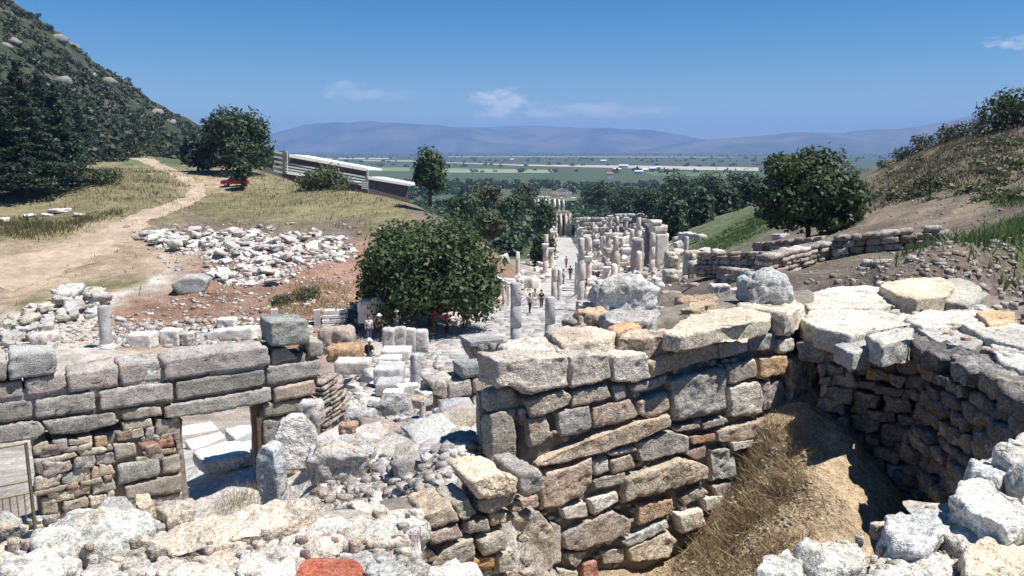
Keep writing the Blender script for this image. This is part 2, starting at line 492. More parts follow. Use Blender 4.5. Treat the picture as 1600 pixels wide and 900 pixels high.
_HR = np.exp(np.linspace(math.log(2.0), math.log(380.0), 260))
def hit(px, py, lo=0.0, fine=True):
    """the point where the ground lies in this direction from the shelf"""
    r = ray(px, py)
    Ys = _HR[_HR > lo]
    P = r[None, :] * (Ys / r[1])[:, None]
    g = ground_z(P[:, 0], P[:, 1], False)
    below = np.where(P[:, 2] < g)[0]
    if len(below) == 0: return P[-1]
    i = below[0]
    if i == 0: return P[0]
    a, b = P[i - 1], P[i]; da, db = a[2] - g[i - 1], g[i] - b[2]
    q = a + (b - a) * (da / (da + db + 1e-9))
    return np.array([q[0], q[1], gz(q[0], q[1]) if fine else q[2]])

# ground colours: albedo of the soil itself, given at sample places and blended between them
PALE, TAN, DRY, REDE, GREEN, WHITE, BROWN, WOOD, FIELD, STRAW = ((0.40, 0.33, 0.25), (0.32, 0.25, 0.175), (0.175, 0.155, 0.082), (0.25, 0.155, 0.11), (0.085, 0.115, 0.05),
    (0.46, 0.42, 0.37), (0.155, 0.125, 0.10), (0.05, 0.065, 0.032), (0.058, 0.080, 0.042), (0.44, 0.34, 0.22))
GC = []
def gc(c, *pts):
    for p in pts:
        q = hit(*p); GC.append((q[0], q[1], *c))
gc(TAN, (20, 390), (110, 385), (60, 440), (180, 390), (210, 420), (10, 460), (230, 390), (130, 360), (150, 410))
gc(DRY, (60, 345), (150, 335), (40, 362), (130, 330), (200, 310), (160, 290), (150, 275), (240, 290), (330, 330), (420, 320), (400, 340), (500, 330), (560, 330), (600, 345), (480, 300), (380, 300), (540, 310), (250, 345), (620, 340), (100, 345), (350, 305), (440, 345))
gc(REDE, (240, 480), (330, 460), (450, 460), (520, 440), (300, 500), (400, 500), (200, 500), (480, 490), (540, 470), (250, 510), (560, 400), (350, 440), (450, 420), (250, 365), (400, 390))
gc(BROWN, (300, 352), (540, 360), (660, 340), (240, 358), (400, 356))
gc(WHITE, (60, 500), (120, 480), (20, 540), (90, 530), (230, 435), (200, 462), (300, 540), (150, 545))
gc(DRY, (150, 450), (60, 470), (190, 445))
gc(GREEN, (270, 250), (300, 252))
gc(TAN, (180, 243), (330, 290), (740, 345), (700, 325), (680, 325))
gc(WHITE, (620, 560), (560, 600), (640, 600), (700, 600), (560, 660), (640, 660), (600, 700), (700, 700), (760, 720), (640, 740), (560, 760), (700, 560), (480, 780), (330, 830), (100, 850), (520, 840), (620, 800))
gc(STRAW, (1200, 680), (1150, 760), (1220, 760), (1100, 850), (1180, 850), (1220, 880), (1080, 890))
gc(BROWN, (1300, 390), (1400, 350), (1250, 380), (1350, 360), (1500, 440), (1560, 460), (1450, 340), (1520, 400), (1150, 420), (1420, 420), (1230, 440), (1100, 465), (1580, 420), (1300, 345), (1560, 330), (1480, 380))
gc((0.215, 0.17, 0.125), (1280, 372), (1340, 350), (1420, 335), (1240, 395), (1500, 330))
gc((0.165, 0.135, 0.095), (1400, 290), (1450, 260), (1500, 260), (1550, 240), (1590, 230), (1420, 270), (1520, 280), (1580, 290), (1380, 310), (1360, 290))
gc((0.18, 0.15, 0.105), (1470, 290), (1560, 270))
gc(GREEN, (1150, 360), (1120, 375), (1180, 345), (1570, 310), (1590, 350), (1590, 400), (1585, 430))
gc(WHITE, (900, 470), (850, 500), (700, 540), (880, 420), (940, 440), (980, 440))
gc((0.27, 0.17, 0.12), (820, 450), (800, 445))
for X, Y, c in ((-60, 250, DRY), (-20, 220, WOOD), (0, 160, WOOD), (-5, 130, DRY), (30, 180, WOOD), (50, 260, WOOD), (0, 300, WOOD), (-60, 330, WOOD), (80, 200, WOOD), (90, 130, BROWN), (100, 300, WOOD), (0, 420, WOOD), (150, 420, WOOD), (-150, 420, WOOD), (150, 250, BROWN),
                (-100, 700, FIELD), (150, 700, WOOD), (400, 800, FIELD), (0, 1100, FIELD), (-500, 1000, FIELD), (500, 1500, FIELD), (0, 2500, FIELD), (-1000, 2500, FIELD), (1500, 2500, FIELD), (0, 6000, FIELD), (3000, 6000, FIELD), (-3000, 6000, FIELD), (0, 2, WHITE), (-3, 2, WHITE), (3, 2, WHITE), (1, 4.5, BROWN),
                (-5, 8, BROWN), (-5, 14.5, (0.62, 0.60, 0.56)), (-4.6, 16.5, (0.62, 0.6, 0.56)), (-5.6, 15.5, (0.62, 0.6, 0.56)), (-3.9, 14.6, (0.62, 0.6, 0.56)), (-5.6, 18, (0.6, 0.57, 0.52)), (-6.6, 14.2, (0.6, 0.57, 0.52)), (-4.2, 13.2, (0.6, 0.57, 0.52)), (-8, 11, BROWN), (4, 12, BROWN), (2, 13, BROWN)):
    GC.append((X, Y, *c))
GC = np.array(GC)
_GA = uv_of(GC[:, 0], GC[:, 1])

def ground_colour(X, Y):
    X = X.ravel(); Y = Y.ravel(); out = np.empty((len(X), 3))
    jx = X * (1 + 0.05 * fbm2(X, Y, 0.25, 71, 3)); jy = Y * (1 + 0.03 * fbm2(X, Y, 0.25, 77, 3))
    for a in range(0, len(X), 20000):
        b = a + 20000
        q = uv_of(jx[a:b], jy[a:b])
        d2 = ((q[:, None, :] - _GA[None, :, :]) ** 2 * np.array([1.0, 1.6])).sum(-1)
        w = 1.0 / (d2 + 2e-4) ** 2
        out[a:b] = (w @ GC[:, 2:]) / w.sum(1, keepdims=True)
    return out

def build_ground():
    nth, nr = 440, 480
    th = np.linspace(R(-66), R(66), nth)
    rr = np.concatenate([np.exp(np.linspace(math.log(1.2), math.log(420), nr - 40)), np.exp(np.linspace(math.log(435), math.log(16000), 40))])
    T, Rr = np.meshgrid(th, rr, indexing='ij')
    X = Rr * np.sin(T); Y = Rr * np.cos(T)
    Z = ground_z(X, Y)
    V = np.stack([X, Y, Z], -1).reshape(-1, 3)
    i, j = np.meshgrid(np.arange(nth - 1), np.arange(nr - 1), indexing='ij')
    a = i * nr + j
    Fq = np.stack([a, a + 1, a + nr + 1, a + nr], -1).reshape(-1, 4)
    # the patch the photographer stands on, and the ground behind
    me = mesh_from('ground', V, Fq[:, ::-1])
    c = ground_colour(X, Y)
    at_ = me.attributes.new('soil', 'FLOAT_COLOR', 'POINT')
    at_.data.foreach_set('color', np.concatenate([c, np.ones((len(c), 1))], 1).astype(np.float32).ravel())
    t = NT('ground_material')
    an = t.n.new('ShaderNodeAttribute'); an.attribute_name = 'soil'
    n1 = t.noise(0.05, 3, 0.6); n2 = t.noise(0.9, 4, 0.7); n3 = t.noise(7.0, 3, 0.75); n4 = t.noise(0.28, 3, 0.65); n5 = t.noise(45.0, 2, 0.7)
    cc = t.scale(an.outputs['Color'], t.ramp(n1, ((0.35, 0.85), (0.65, 1.15))))
    cc = t.scale(cc, t.ramp(n4, ((0.32, 0.74), (0.68, 1.24))))
    cc = t.scale(cc, t.ramp(n2, ((0.32, 0.72), (0.68, 1.28))))
    cc = t.scale(cc, t.ramp(n3, ((0.32, 0.70), (0.68, 1.30))))
    cc = t.scale(cc, t.ramp(n5, ((0.34, 0.72), (0.66, 1.28))))
    h = t.math('ADD', t.math('MULTIPLY', n2, 1.0), t.math('MULTIPLY', n3, 0.25))
    me.materials.append(t.done(cc, t.bump(n5, 0.7, 0.03, t.bump(h, 0.8, 0.35)), 0.95))
    o = obj('ground', me); tag(o, kind='structure')
    b = MB(); b.add([(-60, -60, -2.3), (60, -60, -2.3), (60, 1.6, -2.3), (-60, 1.6, -2.3)], [(0, 1, 2, 3)])
    g2 = obj('terrace_ground', b.mesh('terrace_ground', M['mortar'])); tag(g2, kind='structure')

def drape(name, line, width, mat, lift=0.03, ragged=0.25, n=160, m=10, kind='structure', seed=3):
    """a strip laid on the ground along a line of (x, y) points, its edges uneven"""
    L = np.array(line, float)
    d = np.concatenate([[0], np.cumsum(np.hypot(*(L[1:] - L[:-1]).T))])
    s = np.linspace(0, d[-1], n)
    # smooth the polyline
    x = np.interp(s, d, L[:, 0]); y = np.interp(s, d, L[:, 1]); w = np.interp(s, d, np.array(width, float))
    k = np.ones(9) / 9
    def sm(v): return np.convolve(np.pad(v, 4, mode='edge'), k, mode='valid')
    x, y, w = sm(x), sm(y), sm(w)
    tx, ty = np.gradient(x), np.gradient(y); ln = np.hypot(tx, ty) + 1e-9; nx_, ny_ = -ty / ln, tx / ln
    q = np.linspace(-1, 1, m)
    wl_ = w * (1 + ragged * fbm2(s, s * 0, 0.6, seed, 3)); wr_ = w * (1 + ragged * fbm2(s, s * 0 + 9, 0.6, seed + 5, 3))
    V = []
    for qq in q:
        ww = np.where(qq < 0, wl_, wr_) * qq / 2
        X = x + nx_ * ww; Y = y + ny_ * ww
        V.append(np.stack([X, Y, ground_z(X, Y) + lift * (1 - 0.8 * qq ** 4)], -1))
    V = np.stack(V, 1).reshape(-1, 3)
    i, j = np.meshgrid(np.arange(n - 1), np.arange(m - 1), indexing='ij')
    a = i * m + j
    Fq = np.stack([a, a + 1, a + m + 1, a + m], -1).reshape(-1, 4)
    o = obj(name, mesh_from(name, V, Fq, mat)); tag(o, kind=kind)
    return o

build_ground()

def mat_soil(name, col, s=1.0):
    t = NT(name)
    rgb = t.n.new('ShaderNodeRGB'); rgb.outputs[0].default_value = (*col, 1)
    a, b, c_ = t.noise(0.25 * s, 4, 0.6), t.noise(1.3 * s, 5, 0.7), t.noise(8 * s, 4, 0.7)
    c = t.scale(rgb.outputs[0], t.ramp(a, ((0.35, 0.82), (0.65, 1.15))))
    c = t.scale(c, t.ramp(b, ((0.35, 0.82), (0.65, 1.18)))); c = t.scale(c, t.ramp(c_, ((0.3, 0.8), (0.7, 1.2))))
    return t.done(c, t.bump(b, 0.6, 0.15), 0.95)
M['track'] = mat_soil('dirt_road_material', (0.37, 0.29, 0.215))
rd = [hit(*p)[:2] for p in ((-60, 440), (20, 425), (110, 395), (180, 362), (215, 345), (255, 328), (290, 315), (308, 302), (308, 290), (285, 277), (258, 264), (236, 254), (218, 247), (195, 241), (165, 238))]
drape('dirt_road', rd, (9, 8.5, 7, 4.8, 3.6, 3.0, 2.8, 2.6, 2.6, 2.8, 3.2, 3.8, 4.6, 6, 7), M['track'], 0.06, 0.3, 200, 12)

# the left hill, beyond the terrace
def build_hill():
    sil = [(-700, -420), (-300, -230), (-120, -110), (0, -24), (35, 0), (60, 18), (100, 46), (150, 92), (200, 128), (250, 160), (300, 192), (330, 208), (370, 222), (430, 238), (480, 250)]
    th_s = [math.atan2(ray(px, 232)[0], ray(px, 232)[1]) for px, _ in sil]
    el_s = [ray(px, py)[2] / math.hypot(*ray(px, py)[:2]) for px, py in sil]
    nth, nr = 260, 150
    th = np.linspace(th_s[0], th_s[-1], nth); rr = np.linspace(150, 640, nr)
    T, Rr = np.meshgrid(th, rr, indexing='ij')
    el = np.interp(T, th_s, el_s)
    X = Rr * np.sin(T); Y = Rr * np.cos(T)
    ridge = 430 + 40 * fbm2(T * 200, T * 0, 0.05, 3, 2)
    foot = np.interp(T, [th_s[0], R(-32), R(-26), R(-21), R(-17), th_s[-1]], [150, 175, 205, 290, 350, 400])
    zr = ridge * el
    t = np.clip((Rr - foot) / (ridge - foot), 0, 1)
    base = np.interp(Rr, [150, 250, 430], [-7.5, -5.5, -9.0])
    prof = t ** 1.05
    Z = base + (zr - base) * prof
    back = np.clip((Rr - ridge) / 200, 0, 1)
    Z = Z - back * (zr + 45) * back
    Z = np.where(Rr < foot, base - 3 * np.clip((foot - Rr) / 10, 0, 1) , Z)
    env = np.clip(t * 3, 0, 1)
    Z = Z + env * (5.0 * fbm2(X, Y, 0.02, 21, 3) * (1 - 0.75 * t) + 1.8 * fbm2(X, Y, 0.11, 25, 3))
    V = np.stack([X, Y, Z], -1).reshape(-1, 3)
    i, j = np.meshgrid(np.arange(nth - 1), np.arange(nr - 1), indexing='ij')
    a = i * nr + j
    Fq = np.stack([a + nr, a + nr + 1, a + 1, a], -1).reshape(-1, 4)
    m = NT('hillside_material')
    n1, n2, n3 = m.noise(0.03, 5, 0.65), m.noise(0.16, 6, 0.7), m.noise(0.75, 5, 0.7)
    c = m.mix(m.ramp(n2, ((0.40, 0.0), (0.60, 1.0))), (0.028, 0.040, 0.022), (0.058, 0.066, 0.036))
    c = m.mix(m.ramp(n1, ((0.58, 0.0), (0.66, 0.7))), c, (0.20, 0.185, 0.16))
    c = m.scale(c, m.ramp(n3, ((0.3, 0.6), (0.7, 1.35))))
    o = obj('hill', mesh_from('hill', V, Fq, m.done(c, m.bump(n2, 0.8, 2.0), 0.95))); tag(o, kind='structure')
    return V.reshape(nth, nr, 3), t, foot
HILL, HILL_T, HILL_FOOT = build_hill()

# the far mountains beyond the plain
def build_range(name, sil, dist, depth, col, seed):
    px0, px1 = sil[0][0], sil[-1][0]
    n, m = 220, 24
    pxs = np.linspace(px0, px1, n)
    V = []
    for k in range(m):
        f = k / (m - 1)
        for px in pxs:
            py = np.interp(px, [s[0] for s in sil], [s[1] for s in sil])
            r = ray(px, 232); h = ray(px, py); el = h[2] / h[1]
            D = dist + depth * (f - 0.5)
            top = max(0.0, dist * el - PLAIN)
            x = r[0] / r[1] * D
            prof = math.sin(math.pi * min(f * 1.0, 1.0)) ** 0.8
            V.append((x, D, PLAIN - 6 + top * prof))
    V = np.array(V)
    rel = np.clip((V[:, 2] - PLAIN) / 200.0, 0, 1)
    V[:, 2] += rel * 70 * fbm2(V[:, 0], V[:, 1], 0.0011, seed, 4)
    i, j = np.meshgrid(np.arange(m - 1), np.arange(n - 1), indexing='ij')
    a = i * n + j
    Fq = np.stack([a, a + 1, a + n + 1, a + n], -1).reshape(-1, 4)
    t = NT(name + '_material')
    n1 = t.noise(0.0016, 6, 0.65)
    c = t.mix(t.ramp(n1, ((0.4, 0.0), (0.62, 1.0))), (0.05, 0.065, 0.035), (0.16, 0.145, 0.10))
    o = obj(name, mesh_from(name, V, Fq, t.done(c, None, 1.0))); tag(o, kind='structure')
build_range('mountain_range', [(-500, 225), (200, 215), (380, 212), (430, 207), (500, 198), (590, 192), (640, 195), (700, 199), (800, 203), (880, 205), (960, 207), (1040, 211), (1100, 216), (1180, 225), (1500, 228)], 11000, 3600, None, 3)
build_range('mountain_range', [(980, 236), (1060, 226), (1120, 219), (1180, 214), (1260, 209), (1330, 205), (1420, 199), (1500, 186), (1560, 176), (1700, 170), (2100, 165), (2400, 190)], 8600, 2800, None, 8)
# ------------------------------------------------------------------ stones
_CG = {}
def cube_grid(nx, ny, nz):
    key = (nx, ny, nz)
    if key in _CG: return _CG[key]
    idx = {}; V = []; Fq = []
    def vid(i, j, k):
        t = (i, j, k)
        if t not in idx:
            idx[t] = len(V); V.append((2 * i / nx - 1, 2 * j / ny - 1, 2 * k / nz - 1))
        return idx[t]
    for k in (0, nz):
        for i in range(nx):
            for j in range(ny):
                q = (vid(i, j, k), vid(i + 1, j, k), vid(i + 1, j + 1, k), vid(i, j + 1, k)); Fq.append(q if k else q[::-1])
    for j in (0, ny):
        for i in range(nx):
            for k in range(nz):
                q = (vid(i, j, k), vid(i + 1, j, k), vid(i + 1, j, k + 1), vid(i, j, k + 1)); Fq.append(q[::-1] if j else q)
    for i in (0, nx):
        for j in range(ny):
            for k in range(nz):
                q = (vid(i, j, k), vid(i, j + 1, k), vid(i, j + 1, k + 1), vid(i, j, k + 1)); Fq.append(q if i else q[::-1])
    _CG[key] = (np.array(V), np.array(Fq, dtype=np.int32))
    return _CG[key]

def stone_mesh(poly, depth, cell=0.025, edge=0.2, rough=0.05, mat=None, seed=0, maxseg=30, pit=0.35):
    """a worn block: outline poly (2D, around its centre) on its face, depth behind; face at w = 0"""
    poly = np.asarray(poly, float)
    lo, hi = poly.min(0), poly.max(0)
    c2, half = (lo + hi) / 2, (hi - lo) / 2
    hz = depth / 2
    seg = [int(max(2, min(maxseg, round(2 * h / cell)))) for h in (half[0], half[1], hz)]
    P, Fq = cube_grid(*seg)
    H = np.array([half[0], half[1], hz])
    r = edge * min(H) * 2 * 0.5
    p = P * H
    core = np.clip(p, -(H - r), H - r)
    d = p - core
    ln = np.linalg.norm(d, axis=1, keepdims=True)
    # push each outer point onto the rounded box
    q = np.where(ln > 1e-9, core + d / np.maximum(ln, 1e-9) * np.minimum(r, np.maximum(ln, 1e-9)) , core)
    # outline: scale along each direction so that the box outline becomes the polygon
    xy = q[:, :2] / half
    ang = np.arctan2(xy[:, 1], xy[:, 0])
    pn = (poly - c2) / half
    cs, sn = np.cos(ang), np.sin(ang)
    rsq = 1.0 / np.maximum(np.abs(cs), np.abs(sn))
    rp = np.full(len(ang), np.inf)
    for a, b in zip(pn, np.roll(pn, -1, 0)):
        e = b - a
        den = cs * e[1] - sn * e[0]
        den = np.where(np.abs(den) < 1e-9, 1e-9, den)
        t = (a[0] * e[1] - a[1] * e[0]) / den
        u = np.where(np.abs(e[0]) > np.abs(e[1]), (t * cs - a[0]) / (e[0] if abs(e[0]) > 1e-9 else 1e-9), (t * sn - a[1]) / (e[1] if abs(e[1]) > 1e-9 else 1e-9))
        ok = (t > 0) & (u > -1e-3) & (u < 1 + 1e-3)
        rp = np.where(ok & (t < rp), t, rp)
    rp = np.where(np.isinf(rp), rsq, rp)
    k = rp / rsq
    fr = np.clip(np.max(np.abs(xy), axis=1), 0, 1)
    kk = 1 + (k - 1) * fr
    q[:, 0] = xy[:, 0] * kk * half[0] + c2[0]
    q[:, 1] = xy[:, 1] * kk * half[1] + c2[1]
    nr = (p / H) ** 7
    nr = nr / (np.linalg.norm(nr, axis=1, keepdims=True) + 1e-9)
    S = min(half[0] * 2, half[1] * 2, depth * 1.5)
    off = np.array([seed * 3.7, seed * 1.3, seed * 7.1])
    S2 = max(S, 0.05)
    dis = rough * S2 * (1.0 * fbm(q / (S2 * 1.2) + off, seed, 2) + 0.75 * fbm(q / (S2 * 0.33) + off, seed + 5, 3, 0.72))
    # pits and chips
    ch = fbm(q / (S2 * 0.17) + off, seed + 9, 2, 0.6)
    dis = dis - pit * rough * S2 * np.clip(ch - 0.25, 0, 1) * 2.2
    wob = np.stack([fbm(q / (S2 * 0.9) + off + 40, seed + 21, 2), fbm(q / (S2 * 0.9) + off + 80, seed + 23, 2), 0 * dis], 1)
    q = q + nr * dis[:, None] + wob * rough * S2 * 0.55
    q[:, 2] -= hz
    return mesh_from('stone', q, Fq, mat)

class Plane:
    def __init__(s, p0, u, v):
        s.p = np.array(p0, float); s.u = np.array(u, float) / np.linalg.norm(u); s.v = np.array(v, float) / np.linalg.norm(v)
        s.n = np.cross(s.u, s.v)
    def uv(s, px, py):
        q = on_plane(px, py, s.p, s.n) - s.p
        return np.array([q @ s.u, q @ s.v])
    def xyz(s, a, b, w=0.0): return s.p + s.u * a + s.v * b + s.n * w
    def mat(s): return Matrix((s.u, s.v, s.n)).transposed()

def wall_plane(px, py, Y, ang, lean=0.0):
    """vertical face through the point seen at (px, py) at distance Y; ang is its heading from straight ahead to the right"""
    p = at(px, py, Y); u = (math.sin(ang), math.cos(ang), 0)
    n0 = np.array([math.cos(ang), -math.sin(ang), 0])
    v = np.array([0, 0, 1.0]) * math.cos(lean) - n0 * math.sin(lean)
    return Plane(p, u, v)

def top_plane(z, tilt=(0, 0)):
    u = np.array([1.0, 0, tilt[0]]); v = np.array([0, 1.0, tilt[1]])
    v = v - u * (u @ v) / (u @ u)
    return Plane((0, 0, z), u, v)

_SEED = [100]
def put_stone(parent, plane, uv, depth, color, mat='stone', proud=0.0, name='stone', cell=0.025, edge=0.25, rough=0.06, joint=0.006, pit=0.35, maxseg=30, tiltr=0.0):
    _SEED[0] += 1; sd = _SEED[0]
    uv = np.asarray(uv, float)
    c = uv.mean(0)
    d = uv - c
    L = np.linalg.norm(d, axis=1, keepdims=True)
    loc2 = d * np.maximum(0.3, 1 - joint / np.maximum(L, 1e-6))
    # make the outline run anticlockwise
    ar = 0.5 * np.sum(loc2[:, 0] * np.roll(loc2[:, 1], -1) - np.roll(loc2[:, 0], -1) * loc2[:, 1])
    if ar < 0: loc2 = loc2[::-1]
    me = stone_mesh(loc2, depth, cell, edge, rough, M[mat], sd, maxseg, pit)
    P = plane.xyz(c[0], c[1], proud)
    base = np.array(parent.location) if parent is not None else np.zeros(3)
    o = bpy.data.objects.new(name, me)
    o.rotation_euler = plane.mat().to_euler()
    o.location = P - base
    o.color = (*color, 1)
    return link(o, parent)

def jit(c, a=0.12, rnd=random):
    k = 1 + rnd.uniform(-a, a)
    return tuple(max(0.02, x * k * (1 + rnd.uniform(-0.04, 0.04))) for x in c)

GREY, WARM, BLUE, TANS, PINK, ORANGE, LIGHT, DARKG, REDB, CREAM = ((0.34, 0.318, 0.285), (0.38, 0.332, 0.272), (0.27, 0.268, 0.262), (0.37, 0.30, 0.215), (0.34, 0.255, 0.21), (0.40, 0.25, 0.12),
    (0.50, 0.48, 0.45), (0.19, 0.185, 0.18), (0.33, 0.115, 0.07), (0.50, 0.43, 0.34))

def rubble(parent, plane, u0, u1, v0, v1, rh, rl, depth, cols, skip=None, seed=1, proud=0.05, **kw):
    """irregular courses of small stones between (u0, v0) and (u1, v1) of a face"""
    rnd = random.Random(seed)
    v = v0; row = 0
    while v < v1 - 0.3 * rh[0]:
        h = min(rnd.uniform(*rh), v1 - v + 0.02)
        u = u0 - rnd.uniform(0, rl[0]) * (row % 2)
        while u < u1:
            l = rnd.uniform(*rl)
            a, b = max(u, u0), min(u + l, u1)
            if b - a > 0.35 * rl[0]:
                j = lambda s: rnd.uniform(-s, s) * 1.35
                poly = [(a + j(.1) * l, v + j(.12) * h), ((a + b) / 2 + j(.1) * l, v + j(.10) * h), (b + j(.1) * l, v + j(.12) * h), (b + j(.1) * l, v + h + j(.12) * h), ((a + b) / 2 + j(.15) * l, v + h + j(.12) * h), (a + j(.1) * l, v + h + j(.12) * h)]
                cpt = ((a + b) / 2, v + h / 2)
                if skip is None or not skip(*cpt):
                    put_stone(parent, plane, poly, depth, jit(rnd.choice(cols), 0.2, rnd), proud=rnd.uniform(-0.3, 1) * proud, **kw)
            u += l
        v += h; row += 1

def slab_mesh(name, pts_top, thick, mat, seed=0, cell=0.12, rough=0.03):
    """an uneven body under an outline of 3D points (used for wall cores)"""
    P = np.array(pts_top); n = len(P)
    V = np.concatenate([P, P - np.array([0, 0, thick])])
    Fc = [tuple(range(n)), tuple(range(2 * n - 1, n - 1, -1))] + [(i, i + n, (i + 1) % n + n, (i + 1) % n) for i in range(n)]
    return mesh_from(name, V, Fc, mat, False)

def core_box(parent, plane, u0, u1, v0, v1, w0, w1, mat='mortar', seed=3, amp=0.03, cell=0.08):
    """the rubble core behind a wall face, a rough grained box"""
    c = np.array([(u0 + u1) / 2, (v0 + v1) / 2, (w0 + w1) / 2]); H = np.array([u1 - u0, v1 - v0, w1 - w0]) / 2
    seg = [int(max(2, min(40, round(2 * h / cell)))) for h in H]
    P, Fq = cube_grid(*seg)
    q = P * H
    off = np.array([seed * 5.1, 2.0, 7.0])
    nr = (P ** 7); nr /= np.linalg.norm(nr, axis=1, keepdims=True) + 1e-9
    q = q + nr * (amp * fbm(q * 4 + off, seed, 3, 0.6))[:, None]
    o = obj('core', mesh_from('core', q, Fq, M[mat]), parent)
    o.rotation_euler = plane.mat().to_euler()
    base = np.array(parent.location) if parent is not None else 0
    o.location = plane.xyz(c[0], c[1], c[2]) - base
    return o

def base_empty(name, plane, u, v):
    return empty(name, tuple(plane.xyz(u, v)))

def chip(parent, plane, cx_, cy_, s, col, **kw):
    a0 = random.random() * 6
    poly = [(cx_ + s * random.uniform(.7, 1.2) * math.cos(a0 + k * 1.05), cy_ + .7 * s * random.uniform(.7, 1.2) * math.sin(a0 + k * 1.05)) for k in range(6)]
    return put_stone(parent, plane, poly, s * 1.4, col, **kw)

